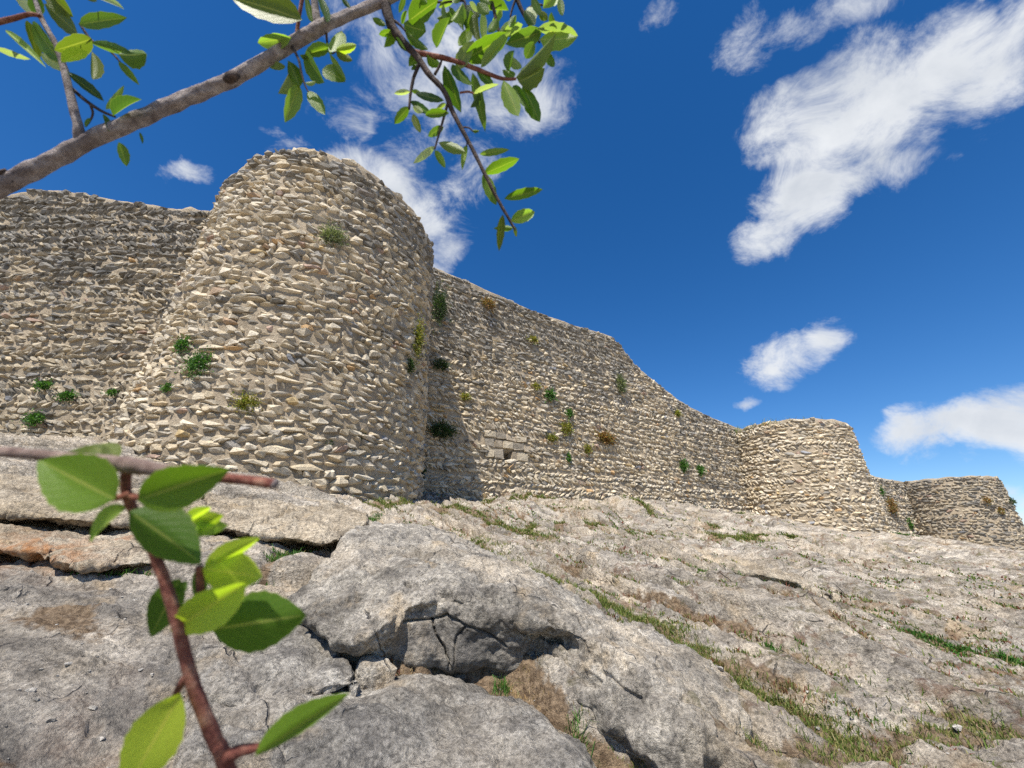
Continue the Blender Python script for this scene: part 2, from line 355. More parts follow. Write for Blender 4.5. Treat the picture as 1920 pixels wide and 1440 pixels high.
def ground(x, y, full=False):
    x = np.asarray(x, float); y = np.asarray(y, float)
    r = np.hypot(x, y); near = 1-sstep(35, 70, r)
    z = base_plane(x, y)
    num = np.zeros_like(x); den = np.full_like(x, .35)
    for cx, cy, cz in CORR:
        sg = .9+.07*math.hypot(cx, cy); wt = np.exp(-((x-cx)**2+(y-cy)**2)/sg**2); num += wt*cz; den += wt
    z = z+num/den
    a = x*AL[0]+y*AL[1]; c = x*AC[0]+y*AC[1]
    left = sstep(-.35, .35, -(x+1.0+.45*(y-3)))*(1-sstep(8.5, 10.5, y)); right = 1-left
    wv = perlin(x*.5, y*.5, 3.3)
    # down-slope ribs and runnels (right)
    n1 = np.abs(perlin(a*.16+5, c*.85+.35*wv, 1.0)); n2 = np.abs(perlin(a*.5, c*2.9+.6*wv, 2.0)); n3 = np.abs(perlin(a*1.6, c*8+wv, 4.0)); n4 = np.abs(perlin(a*3.5, c*17, 5.0))
    rib = .24*np.minimum(1, n1*3)+.09*np.minimum(1, n2*3)+.05*np.minimum(1, n3*2.6)+.026*np.minimum(1, n4*2.4)-.22
    bed_ = seg_dist(x, y, FORE); under = 1-sstep(.55, .85, bed_)      # the bed of the foreground slab
    fade = right*near*sstep(1.2, 3.0, r)*(1-under)
    phR = c/.66+.38*perlin(a*.2, c*.5, 40.)+.13*perlin(a*.9, c*1.5, 41.); frR = phR-np.floor(phR); aR = sstep(-.35, .25, perlin(a*.25, c*.8, 42.))
    phS = c/.20+.55*perlin(a*.42, c*1.1, 43.)+.22*perlin(a*2, c*4, 44.); frS = phS-np.floor(phS); aS = sstep(-.3, .3, perlin(a*.6, c*1.6, 45.))
    z = z-.10*under
    z = z+fade*(rib+.17*aR*(sstep(0, .09, frR)-frR)+.06*aS*(sstep(0, .14, frS)-frS))
    gR = np.where(frR < .09, frR/.09, np.exp(-(frR-.09)/.08)); gS = np.where(frS < .14, frS/.14, np.exp(-(frS-.14)/.12))
    shR = -fade*(.11*aR*gR+.035*aS*gS)
    # bedding ledges (left), with a lip that overhangs towards the viewer
    cl = x*BL[0]+y*BL[1]; al = x*.96+y*.27
    ph = cl/1.15+.28*perlin(al*.3, cl*.3, 9.0)+.12*perlin(al*1.1, cl*1.0, 8.0); fr = ph-np.floor(ph)
    st = .22*(sstep(0, .07, fr)-fr)
    ph2 = cl/.31+.5*perlin(al*.5, cl*.7, 6.0)+.2*perlin(al*2.5, cl*2, 6.5); fr2 = ph2-np.floor(ph2)
    st2 = .075*(sstep(0, .12, fr2)-fr2)
    k = left*near*sstep(2.0, 3.2, r)
    z = z+k*(st*sstep(3.6, 4.6, y+.2*x*0)+st2*(.5+perlin(al*.7, cl*.7, 2.2)))
    jit0 = perlin(x*1.3, y*1.3, 61.)*.5+.3*perlin(x*3.5, y*3.5, 62.)
    # roughness
    z = z+near*(.07*perlin(x*.9, y*.9, .5)+.04*perlin(x*2.3, y*2.3, 1.5)+.03*perlin(x*6, y*6, 2.5)+.019*perlin(x*15, y*15, 3.5)+.011*perlin(x*34, y*34, 4.5))
    pit = perlin(x*9, y*9, 7.7); z = z-near*.03*sstep(.35, .6, pit)
    for P, hw, hh in HUMPS:
        lo, hi = P.min(0)-2*hw, P.max(0)+2*hw; sel = (x > lo[0]) & (x < hi[0]) & (y > lo[1]) & (y < hi[1])
        if sel.any(): z[sel] += hh*(1-sstep(.25*hw, hw, seg_dist(x[sel], y[sel], P)+.35*jit0[sel]))
    soil = np.zeros_like(x); kindw = np.zeros_like(x)
    jit = .05*perlin(x*3, y*3, 11.0)
    for P, hw, dp, de, kd in GULLY:
        lo, hi = P.min(0)-1, P.max(0)+1
        sel = (x > lo[0]) & (x < hi[0]) & (y > lo[1]) & (y < hi[1])
        if not sel.any(): continue
        d = seg_dist(x[sel], y[sel], P)+jit[sel]
        f = 1-sstep(.35*hw, 1.5*hw, d)
        z[sel] -= dp*f; soil[sel] = np.maximum(soil[sel], f*(.95 if kd == 3 else .62))
    # runnels hold soil too
    soil = np.maximum(soil, right*near*np.minimum(.62, .5*(1-sstep(.0, .10, n1))*sstep(-.2, .25, wv)+.40*(1-sstep(0, .08, n2))+.2*(1-sstep(0, .08, n3))+.45*aR*np.exp(-((frR+.06-np.floor(frR+.5))/.07)**2)))
    soil = np.maximum(soil, .66*left*(1-sstep(3.3, 4.0, y))*sstep(-.1, .4, perlin(x*1.6, y*1.6, 51.)))
    if not full: return z
    och = np.exp(-((x-P_OCH[0])**2/.35+(y-P_OCH[1])**2/.10))+.25*left*sstep(.3, .5, perlin(x*.8, y*.8, 21))
    drk = left*(1-sstep(3.2, 3.9, y))*.75*sstep(-.25, .3, perlin(x*1.2, y*1.2, 31))
    # horizontal shift for the overhanging lips
    g = np.where(fr < .07, fr/.07, np.exp(-(fr-.07)/.10)); sh = -.13*k*g*sstep(3.6, 4.6, y)
    return z, soil, och, drk, sh*BL[0]+shR*AC[0], sh*BL[1]+shR*AC[1], right*near
def azs():
    d = np.radians(np.linspace(-66, 66, 860)); rest = np.radians(np.linspace(66, 294, 62)[1:-1])
    return np.concatenate([d, rest])
TH = azs(); RR = np.concatenate([np.linspace(.05, 1.2, 8)[:-1], np.exp(np.linspace(math.log(1.2), math.log(60), 540)), np.exp(np.linspace(math.log(60), math.log(6000), 36))[1:]])
tt, rr = np.meshgrid(TH, RR, indexing='ij'); gx = (np.sin(tt)*rr).ravel(); gy = (np.cos(tt)*rr).ravel()
gz, soil, och, drk, shx, shy, strk = ground(gx, gy, True)
me = mesh_np('ground', np.stack([gx+shx, gy+shy, gz], 1), grid_faces(len(TH), len(RR), True)[:, ::-1], True, {'soil': soil, 'ochre': och, 'dark': drk, 'streak': strk})
link('ground', me, M_GROUND, kind='structure')

# ------------------------------------------------------------------ rocks that stand out of the hillside
def resample(P, n):
    P = np.asarray(P, float); k = len(P); s = np.linspace(0, k-1, n); i = np.clip(np.floor(s).astype(int), 0, k-2); f = (s-i)[:, None]
    g = lambda j: P[np.clip(j, 0, k-1)]
    p0, p1, p2, p3 = g(i-1), g(i), g(i+1), g(i+2)
    return .5*((2*p1)+(-p0+p2)*f+(2*p0-5*p1+4*p2-p3)*f**2+(-p0+3*p1-3*p2+p3)*f**3)
def project(V):
    x = V[:, 0]; yy = V[:, 1]*math.cos(PITCH)+V[:, 2]*math.sin(PITCH); up = -V[:, 1]*math.sin(PITCH)+V[:, 2]*math.cos(PITCH)
    return 960+FPX*x/yy, 720-FPX*up/yy
def rock_loft(name, label, lines, mat, n=200, m=90, rough=1.0, cracks=(), darkface=None, cat='rock', weights=None, seed=0., bed=0., endw=.05, ochre=None):
    """lines: polylines from the back foot over the top to the front foot; points are (u, v, height over the hillside plane)"""
    L = np.array([resample([np.array(p[1:]) if p[0] == 'w' else gp(*p) for p in ln], n) for ln in lines])        # k, n, 3
    k = len(L); wts = weights or [1]*(k-1)
    ss = np.concatenate([np.linspace(i, i+1, max(2, int(m*wts[i]/sum(wts))), endpoint=False) for i in range(k-1)]+[[k-1.0]])
    i = np.clip(np.floor(ss).astype(int), 0, k-2); f = (ss-i)[:, None, None]
    p0 = L[np.clip(i-1, 0, k-1)]; p1 = L[i]; p2 = L[i+1]; p3 = L[np.clip(i+2, 0, k-1)]
    cr = .5*((2*p1)+(-p0+p2)*f+(2*p0-5*p1+4*p2-p3)*f**2+(-p0+3*p1-3*p2+p3)*f**3)
    V = .55*cr+.45*(p1*(1-f)+p2*f)                                             # m, n, 3
    V = V.transpose(1, 0, 2); mm = V.shape[1]
    # round off the two ends downwards
    e = np.linspace(0, 1, n); end = np.minimum(sstep(0, endw, e), sstep(0, endw, 1-e))
    gzv = B0+BX*V[..., 0]+BY*V[..., 1]
    V[..., 2] = np.where(V[..., 2] > gzv, gzv+(V[..., 2]-gzv)*end[:, None]-.3*(1-end[:, None]), V[..., 2])
    du = np.gradient(V, axis=0); dv = np.gradient(V, axis=1); N = np.cross(dv, du); N /= np.linalg.norm(N, axis=2)[..., None]+1e-9
    P = V.reshape(-1, 3); Nn = N.reshape(-1, 3)
    if Nn[:, 2].mean() < 0: Nn = -Nn
    x, y, z = P.T
    z = z+seed
    d = .055*perlin(x*1.3, y*1.3, z*1.3)+.035*perlin(x*3, y*3, z*3)
    cell = np.abs(perlin(x*2.1+4, y*2.1, z*2.1)); d = d+.05*np.minimum(1, cell*3)-.04
    d = d+.022*np.minimum(1, np.abs(perlin(x*6, y*6, z*6))*2.5)+.02*perlin(x*14, y*14, z*14)+.011*perlin(x*30, y*30, z*30)-.03*sstep(.3, .55, perlin(x*7+9, y*7, z*7))
    if bed:
        q = z*9+1.2*perlin(x*1.1, y*1.1, z*1.1)+(x*BL[0]+y*BL[1])*1.2; fq = q-np.floor(q); d = d+bed*(sstep(0, .25, fq)-fq)
    d = d*rough
    drk = np.zeros(len(P))
    if len(cracks) or darkface is not None:
        pu, pv = project(P)
        for cw, dep, cp in cracks:
            dd = seg_dist(pu+3*perlin(x*9, y*9, z*9), pv+3*perlin(x*9+5, y*9, z*9), cp); d = d-dep*(1-sstep(cw*.35, cw, dd))
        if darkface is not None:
            # grey of the broken face, with its shade put into the colour
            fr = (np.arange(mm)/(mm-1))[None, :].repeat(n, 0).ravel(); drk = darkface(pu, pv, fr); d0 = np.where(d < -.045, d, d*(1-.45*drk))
    oc = np.zeros(len(P))
    if ochre is not None: pu, pv = project(P); oc = np.exp(-((pu-ochre[0])/ochre[2])**2-((pv-ochre[1])/ochre[3])**2)
    if darkface is not None: d = d0
    P = P+Nn*d[:, None]
    F = grid_faces(n, mm)
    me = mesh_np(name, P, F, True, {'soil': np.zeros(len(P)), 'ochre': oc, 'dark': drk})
    bm = bmesh.new(); bm.from_mesh(me); bmesh.ops.recalc_face_normals(bm, faces=bm.faces); bm.to_mesh(me); bm.free()
    c = P.mean(0); me.transform(Matrix.Translation(-Vector(c)))
    o = link(name, me, mat, None, label, cat, None, 'thing'); o.location = c
    return o
ADD = lambda ln, du, dv, h: [(u+du, v+dv, h) for (u, v, _) in ln]
back = [(640, 988, .30), (720, 985, .34), (830, 1003, .36), (900, 1038, .34), (1000, 1083, .32), (1100, 1145, .28), (1200, 1185, .24), (1300, 1243, .2), (1370, 1300, .14), (1390, 1360, .08), (1385, 1450, .03)]
mid = [(590, 1045, .27), (660, 1050, .40), (745, 1060, .46), (820, 1080, .47), (900, 1110, .46), (980, 1135, .43), (1060, 1170, .40), (1150, 1225, .34), (1225, 1290, .28), (1290, 1355, .2), (1335, 1450, .1)]
crest = [(538, 1098, .18), (585, 1158, .2), (660, 1198, .22), (735, 1162, .31), (805, 1132, .365), (880, 1145, .365), (955, 1170, .325), (1030, 1195, .25), (1085, 1290, .13), (1170, 1365, .09), (1262, 1450, .03)]
foot = [(535, 1112, -.02), (580, 1174, 0), (660, 1212, 0), (735, 1243, .0), (805, 1252, .0), (880, 1255, .0), (955, 1258, .0), (1025, 1256, .0), (1045, 1325, -.08), (1140, 1388, -.1), (1232, 1460, -.14)]
face = [('w', *(.5*gp(*cp)+.5*gp(*fp)+np.array([0, -.015, 0]))) for cp, fp in zip(crest, foot)]
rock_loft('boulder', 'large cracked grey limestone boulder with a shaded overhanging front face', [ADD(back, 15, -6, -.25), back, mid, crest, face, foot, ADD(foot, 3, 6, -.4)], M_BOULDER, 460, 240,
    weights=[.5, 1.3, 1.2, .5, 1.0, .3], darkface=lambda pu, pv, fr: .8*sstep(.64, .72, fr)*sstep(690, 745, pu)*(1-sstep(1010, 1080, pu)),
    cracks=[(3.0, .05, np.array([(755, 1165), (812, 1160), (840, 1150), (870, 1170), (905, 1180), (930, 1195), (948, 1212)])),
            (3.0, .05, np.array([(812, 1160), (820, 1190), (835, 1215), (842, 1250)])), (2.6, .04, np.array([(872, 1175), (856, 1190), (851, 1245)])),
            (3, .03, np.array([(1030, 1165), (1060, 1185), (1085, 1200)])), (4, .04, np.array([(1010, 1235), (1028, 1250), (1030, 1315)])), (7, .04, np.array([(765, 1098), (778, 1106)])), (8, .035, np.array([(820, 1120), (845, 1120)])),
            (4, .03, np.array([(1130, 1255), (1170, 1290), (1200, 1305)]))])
def slab(label, b, f, hb, hm, hf, mat, n=160, m=70, under=10, rough=.9, name='rock_ledge', foot=-.06, drop=False, **kw):
    n_ = max(len(b), len(f)); rs = lambda q: [tuple(p) for p in resample([(u, v, 0) for u, v in q], n_)]
    b, f = rs(b), rs(f)
    md = [((p[0]+q[0])/2, p[1]*.45+q[1]*.55, hm) for p, q in zip(b, f)]
    if drop:
        cw = [gp(u, v, hf) for u, v, _ in f]; dn = lambda k, dz: [('w', q[0]-k*q[0]/np.hypot(q[0], q[1]), q[1]-k*q[1]/np.hypot(q[0], q[1]), q[2]-dz) for q in cw]
        return rock_loft(name, label, [ADD(b, 4, -5, -.3), [(u, v, hb) for u, v, _ in b], md, dn(0, 0), dn(.03, .12), dn(.05, .5)], mat, n, m, rough, weights=[.5, 1.2, 1.2, .9, .4], **kw)
    return rock_loft(name, label, [ADD(b, 4, -5, -.3), [(u, v, hb) for u, v, _ in b], md, [(u, v, hf) for u, v, _ in f], ADD(f, 2, 4, foot), ADD(f, 3, 8, -.55)], mat, n, m, rough, weights=[.5, 1.2, 1.2, .9, .4], **kw)
slab('smooth dark grey rock slab filling the bottom of the picture below the boulder', [(330, 1345), (450, 1318), (560, 1304), (660, 1293), (780, 1274), (900, 1303), (1000, 1348), (1065, 1388), (1120, 1450)], [(200, 1700), (400, 1760), (560, 1780), (660, 1780), (780, 1780), (880, 1760), (950, 1740), (1020, 1700), (1080, 1600)], .07, .10, .05, M_SLAB, 300, 150, rough=.7, name='rock_slab', seed=3)
slab('tilted grey rock slab behind the lower twig and left of the boulder', [(360, 1205), (440, 1150), (530, 1135), (600, 1188), (650, 1232), (668, 1275)], [(370, 1290), (440, 1322), (520, 1314), (590, 1303), (640, 1294), (668, 1285)], .05, .09, .05, M_SLAB, 200, 90, rough=.7, name='rock_slab', seed=5)
slab('long pale layered ledge at the foot of the left wall behind the twig leaves', [(-120, 868), (0, 868), (150, 872), (280, 888), (400, 912)], [(-120, 958), (0, 962), (100, 972), (210, 980), (400, 985)], .25, .30, .24, M_LEDGE, 220, 100, bed=.03, seed=7)
slab('pale cracked ledge between the round tower and the boulder', [(380, 915), (460, 921), (540, 934), (620, 950), (695, 968)], [(380, 985), (470, 1000), (560, 1012), (620, 1018), (690, 985)], .22, .30, .24, M_LEDGE, 220, 100, bed=.02, seed=9,
     cracks=[(3, .04, np.array([(400, 960), (450, 950), (520, 938), (560, 942)])), (3, .03, np.array([(480, 990), (530, 965), (545, 950)]))])
slab('stepped cream ledge with green weeds along its front edge', [(-60, 985), (60, 988), (180, 992), (300, 1000), (470, 1020)], [(-60, 1030), (60, 1036), (150, 1062), (260, 1056), (330, 1050), (470, 1046)], .10, .14, .12, M_LEDGE, 220, 80, bed=.02, seed=12, ochre=(60, 1040, 110, 35))
slab('dark grey rock ledge with bright weeds below it on the right slope', [(1205, 1022), (1300, 1027), (1400, 1047), (1500, 1078), (1575, 1108)], [(1235, 1050), (1310, 1066), (1400, 1084), (1480, 1098), (1575, 1118)], -.02, .09, -.04, M_LEDGE, 200, 80, seed=21, rough=1.1, endw=.25, drop=True, bed=.03)

# ------------------------------------------------------------------ walls and towers
def hull_mesh(seed, k=4.0, pts=18, name='stone'):
    r = np.random.default_rng(seed); d = r.normal(size=(pts, 3)); d /= np.linalg.norm(d, axis=1)[:, None]
    p = d/((np.abs(d)**k).sum(1)**(1/k))[:, None]*r.uniform(.74, 1.0, (pts, 1))
    bm = bmesh.new()
    for q in p: bm.verts.new(q)
    g = bmesh.ops.convex_hull(bm, input=bm.verts[:])
    bmesh.ops.delete(bm, geom=[v for v in bm.verts if not v.link_faces], context='VERTS')
    bmesh.ops.triangulate(bm, faces=bm.faces[:]); bmesh.ops.recalc_face_normals(bm, faces=bm.faces[:])
    mx = np.abs(np.array([v.co[:] for v in bm.verts])).max(0)
    for v in bm.verts: v.co = Vector((v.co.x/mx[0]*.5, v.co.y/mx[1]*.5, v.co.z/mx[2]*.5))
    me = bpy.data.meshes.new(name); bm.to_mesh(me); bm.free(); return me
HULL = [hull_mesh(100+i, 3.6+.5*(i % 6), 20+i % 6) for i in range(18)]
for h in HULL: h.materials.append(M_STONE)
HV = [np.array([v.co[:] for v in h.vertices]) for h in HULL]; HF = [np.array([p.vertices[:] for p in h.polygons]) for h in HULL]
PALE = np.array([(.58, .49, .35), (.54, .46, .34), (.61, .52, .38), (.50, .435, .335), (.56, .46, .315), (.46, .405, .32), (.62, .545, .42)])
GREY = np.array([(.20, .19, .17), (.26, .245, .22), (.14, .135, .125), (.30, .28, .25)])
ODD = np.array([(.50, .33, .17), (.44, .31, .20), (.42, .30, .23), (.30, .30, .31), (.48, .36, .19)])
def stone_colour(r, patina, odd=.035):
    if r.random() < odd: c = ODD[r.integers(len(ODD))]
    else: c = PALE[r.integers(len(PALE))]
    if r.random() < patina: c = .18*c+.82*GREY[r.integers(len(GREY))]
    return np.clip(c*r.uniform(.84, 1.13), 0, .8)
def lay_stones(root, surf, s0, s1, zlo, zhi, seed, scale=1.0, herring=.3, patina=None, tone=1.0, prot=(.022, .085), skip=None, far=False, limit=300, gap=1.0):
    """rough courses of rubble; surf(s, z) gives point, tangent, normal. The 300 that show largest are objects, the rest one part"""
    r = np.random.default_rng(seed); out = []
    zmin = zlo[0]; z = zmin
    while z < zhi[0]:
        tilt = 0
        if r.random() < herring: tilt = r.choice([-1, 1])*r.uniform(.45, .75)
        h = (r.uniform(.175, .22) if tilt else r.uniform(.10, .165))*scale
        s = s0-r.uniform(0, .3); ph = r.uniform(0, 9)
        while s < s1:
            zz = z+h/2+.05*math.sin(s*.9+ph)+.03*math.sin(s*2.3+ph*2)+r.normal()*.012
            if tilt:
                L = r.uniform(.26, .34)*scale; H = r.uniform(.09, .13)*scale; step = H*1.25; tl = tilt+r.normal()*.12
            else:
                L = min(.62, r.lognormal(-1.2, .38))*scale; H = h*r.uniform(.88, 1.2); step = L*.90; tl = r.normal()*.10
            sc = s+step/2; s += step*r.uniform(.96, 1.08)
            if sc > s1 or sc < s0 or zz > zhi[1](sc)-.09 or zz < zlo[1](sc): continue
            if skip and skip(sc, zz): continue
            p, t, n = surf(sc, zz)
            out.append((sc, zz, p, t, n, L, H, r.uniform(.3, .42)*scale, tl, r.uniform(*prot), r.random(3), r.integers(len(HULL)), r.normal(size=2)*.16))
        z += h*.87
    rec = []
    for (sc, zz, p, t, n, L, H, Dp, tl, pr, rn, hi, w2) in out:
        up = np.cross(n, t); up = up*np.sign(up[2])
        tx = t*math.cos(tl)+up*math.sin(tl); uy = up*math.cos(tl)-t*math.sin(tl)
        nn = n+w2[0]*tx+w2[1]*uy; nn /= np.linalg.norm(nn); tx = tx-nn*(tx@nn); tx /= np.linalg.norm(tx); uy = np.cross(nn, tx)
        if rn[0] < .5: tx, uy = -tx, -uy
        c = p+n*(pr-Dp/2)
        M = np.stack([tx*L, uy*H, nn*Dp], 1)
        colr = stone_colour(r, patina(sc, zz) if patina else .15)*tone
        dist = np.linalg.norm(c); face = max(0, -(c@n)/dist)
        u, v = project(c[None]); inside = (-20 < u[0] < 1940) and (-20 < v[0] < 1460) and c[1] > 0
        rec.append((L*H*face/dist**2 if inside else 0, c, M, hi, colr))
    rec.sort(key=lambda q: -q[0])
    for (_, c, M, hi, colr) in rec[:limit]:
        o = bpy.data.objects.new('stone', HULL[hi]); COL.objects.link(o); o.parent = root
        m4 = np.eye(4); m4[:3, :3] = M; m4[:3, 3] = c-np.array(root.location)
        o.matrix_local = Matrix(m4.tolist()); o.color = (*colr, 1)
    VV, FF, CC, k = [], [], [], 0
    for (_, c, M, hi, colr) in rec[limit:]:
        VV.append(HV[hi]@M.T+c-np.array(root.location)); FF.append(HF[hi]+k); CC.append(np.repeat(colr[None], len(HV[hi]), 0)); k += len(HV[hi])
    if VV:
        me = mesh_np('rubble_stones', np.concatenate(VV), np.concatenate(FF), False, None, np.concatenate(CC))
        link('rubble_stones', me, M_STONES, root, kind='stuff')
    return len(rec)
def root_empty(name, loc, label, cat, group=None):
    o = bpy.data.objects.new(name, None); o.empty_display_size = .3; COL.objects.link(o); o.location = loc
    return tag(o, label, cat, group, 'thing')
def core_noise(P): return -.046+.006*(1-sstep(3.2, 5.5, P[:, 2]))+.045*perlin(P[:, 0]*1.7, P[:, 1]*1.7, P[:, 2]*1.7)+.022*perlin(P[:, 0]*5, P[:, 1]*5, P[:, 2]*6)+.01*perlin(P[:, 0]*14, P[:, 1]*14, P[:, 2]*14)
COUNT = {}
def tower(label, C, R0, z0, R1, z1, rim, a0, a1, seed, res, scale=1.0, lean=(0., 0.), **kw):
    """round battered tower; angle measured from the direction towards the camera, positive to the right"""
    C = np.array(C); toc = -C/np.linalg.norm(C); rt = np.array([-toc[1], toc[0]]);
    root = root_empty('stone_tower', (C[0], C[1], z0), label, 'tower', 'round towers of the ruined fortification')
    Rz = lambda z: R0+(R1-R0)*(z-z0)/(z1-z0)
    lx = lambda z: lean[0]*(z-z0)/(z1-z0); ly = lambda z: lean[1]*(z-z0)/(z1-z0)
    def dirn(th): return np.cos(th)*toc[0]+np.sin(th)*rt[0], np.cos(th)*toc[1]+np.sin(th)*rt[1]
    nth = int(2*math.pi*R0/res); nz = int((z1-z0)/res)
    th = np.linspace(-math.pi, math.pi, nth, endpoint=False); f = np.linspace(0, 1, nz)
    T, Fz = np.meshgrid(th, f, indexing='ij'); top = np.vectorize(rim)(th)[:, None]
    Z = z0+(top-z0)*Fz; dx, dy = dirn(T); Rr = Rz(Z)
    P = np.stack([C[0]+lx(Z)+dx*Rr, C[1]+ly(Z)+dy*Rr, Z], -1).reshape(-1, 3); nrm = np.stack([dx, dy, 0*dx], -1).reshape(-1, 3)
    P = P+nrm*core_noise(P)[:, None]
    F = grid_faces(nth, nz, True); i = len(P)
    P = np.vstack([P, [[C[0], C[1], np.mean(top)-.12]]]); ring = np.arange(nth)*nz+nz-1
    cap = np.stack([ring, np.roll(ring, -1), np.full(nth, i), np.full(nth, i)], 1)
    V = P-np.array(root.location)
    me = bpy.data.meshes.new('mortar_core')
    me = mesh_np('mortar_core', V, np.concatenate([np.stack([F[:, 0], F[:, 1], F[:, 2]], 1), np.stack([F[:, 0], F[:, 2], F[:, 3]], 1), cap[:, :3]]), True)
    link('mortar_core', me, M_MORTAR, root)
    Rm = (R0+R1)/2
    def surf(s, z):
        a = s/Rm; ex, ey = dirn(a); q = Rz(z); sl = (R0-R1)/(z1-z0); n = np.array([ex, ey, sl]); n /= np.linalg.norm(n)
        tx, ty = -math.sin(a)*toc+math.cos(a)*rt
        return np.array([C[0]+lx(z)+ex*q, C[1]+ly(z)+ey*q, z]), np.array([tx, ty, 0.]), n
    def lo(s):
        p, _, _ = surf(s, z0+1); return float(ground(np.array([p[0]]), np.array([p[1]]))[0])-.2
    los = np.linspace(a0*Rm, a1*Rm, 40); lov = np.array([lo(s) for s in los])
    COUNT[label] = lay_stones(root, surf, a0*Rm, a1*Rm, (lov.min(), lambda s: np.interp(s, los, lov)), (z1+.6, lambda s: rim(s/Rm)+.05), seed, scale, **kw)
    return root, surf, Rm
def wall(label, A, B, zbase, tops, thick, seed, res, batter=.02, scale=1.0, s_range=None, hole=None, **kw):
    """straight wall A to B (face on the camera side), tops = [(s, z)]"""
    A, B = np.array(A, float), np.array(B, float); Ln = np.linalg.norm(B-A); t = (B-A)/Ln; n = np.array([t[1], -t[0]])
    if n@(-(A+B)/2) < 0: n = -n
    root = root_empty('curtain_wall', (*(A+B)/2, zbase), label, 'wall', 'curtain walls of the ruined fortification')
    ts, tz = np.array(tops).T; top = lambda s: np.interp(s, ts, tz)
    ns = int(Ln/res); nz = int((tz.max()-zbase)/res); s = np.linspace(0, Ln, ns); f = np.linspace(0, 1, nz)
    Sg, Fg = np.meshgrid(s, f, indexing='ij'); Z = zbase+(top(s)[:, None]-zbase)*Fg
    outw = (6-Z)*batter
    P = np.stack([A[0]+t[0]*Sg+n[0]*outw, A[1]+t[1]*Sg+n[1]*outw, Z], -1).reshape(-1, 3)
    disp = core_noise(P)
    if hole is not None:
        for (hs_, hz_, hw_, hh_) in hole: disp = np.where((np.abs(Sg.ravel()-hs_) < hw_) & (np.abs(Z.ravel()-hz_) < hh_), -.5, disp)
    P = P+np.array([n[0], n[1], 0])*disp[:, None]
    F = grid_faces(ns, nz); tri = np.concatenate([F[:, [0, 1, 2]], F[:, [0, 2, 3]]])
    # back face and top, closing the body
    i0 = len(P); bk = np.concatenate([np.stack([A[0]+t[0]*s-n[0]*thick, A[1]+t[1]*s-n[1]*thick, np.full(ns, zbase)], 1), np.stack([A[0]+t[0]*s-n[0]*thick, A[1]+t[1]*s-n[1]*thick, top(s)], 1)])
    j = np.arange(ns-1); lo_, hi_ = i0+j, i0+ns+j; tf = j*nz+nz-1; tf2 = (j+1)*nz+nz-1
    ex = np.concatenate([np.stack([lo_, hi_, hi_+1], 1), np.stack([lo_, hi_+1, lo_+1], 1), np.stack([tf, tf2, hi_+1], 1), np.stack([tf, hi_+1, hi_], 1)])
    P = np.vstack([P, bk]); tri = np.vstack([tri, ex])
    me = mesh_np('mortar_core', P-np.array(root.location), tri, True)
    bm = bmesh.new(); bm.from_mesh(me); bmesh.ops.recalc_face_normals(bm, faces=bm.faces); bm.to_mesh(me); bm.free()
    link('mortar_core', me, M_MORTAR, root)
    n3 = np.array([n[0], n[1], batter]); n3 /= np.linalg.norm(n3)
    def surf(q, z):
        o = (6-z)*batter; return np.array([A[0]+t[0]*q+n[0]*o, A[1]+t[1]*q+n[1]*o, z]), np.array([t[0], t[1], 0.]), n3
    sr = s_range or (0, Ln)
    los = np.linspace(*sr, 40); lov = np.array([float(ground(np.array([A[0]+t[0]*q+n[0]*.1]), np.array([A[1]+t[1]*q+n[1]*.1]))[0])-.2 for q in los])
    COUNT[label] = lay_stones(root, surf, sr[0], sr[1], (lov.min(), lambda q: np.interp(q, los, lov)), (tz.max()+.4, lambda q: top(q)+.05), seed, scale, **kw)
    return root, surf
# near tower
T1C = (-5.82, 10.95)
def rim1(a):
    x = np.interp(a, [-3.2, -1.6, -.9, -.45, 0, .5, 1.0, 1.6, 3.2], [9.3, 9.35, 9.55, 9.78, 9.72, 9.42, 9.32, 9.3, 9.3]); return float(x+.035*math.sin(a*13)+.03*math.sin(a*29+1))
pat1 = lambda s, z: .05+.75*float(sstep(7.4, 9.3, z+.5*math.sin(s*1.3)+.25*s))+.25*float(sstep(1.5, 4.5, s))
T1, SURF1, RM1 = tower('large round rubble stone tower nearest the camera, left of centre', T1C, 3.5, .6, 3.06, 9.8, rim1, -1.75, 1.95, 5, .05, lean=(.17, .05), herring=.08, patina=pat1, tone=1.06)
# left wall
pat0 = lambda s, z: .22+.65*float(sstep(5.8, 9.0, z+.5*math.sin(s*1.7)))
W1, SURFW1 = wall('rubble curtain wall running off the left edge beside the large tower', (-21, 10.35), (-6.5, 10.35), .8,
    [(0, 10.67), (2.67, 10.73), (4.29, 10.57), (4.83, 10.67), (5.8, 10.94), (6.55, 10.89), (7.31, 10.78), (7.95, 10.62), (8.6, 10.48), (9.46, 10.35), (10.11, 10.19), (10.65, 10.13), (10.87, 10.24), (11.19, 10.09), (14.5, 10.13)], 1.6, 21, .055, .012, s_range=(2.0, 13.6), herring=.42, patina=pat0, tone=.86)
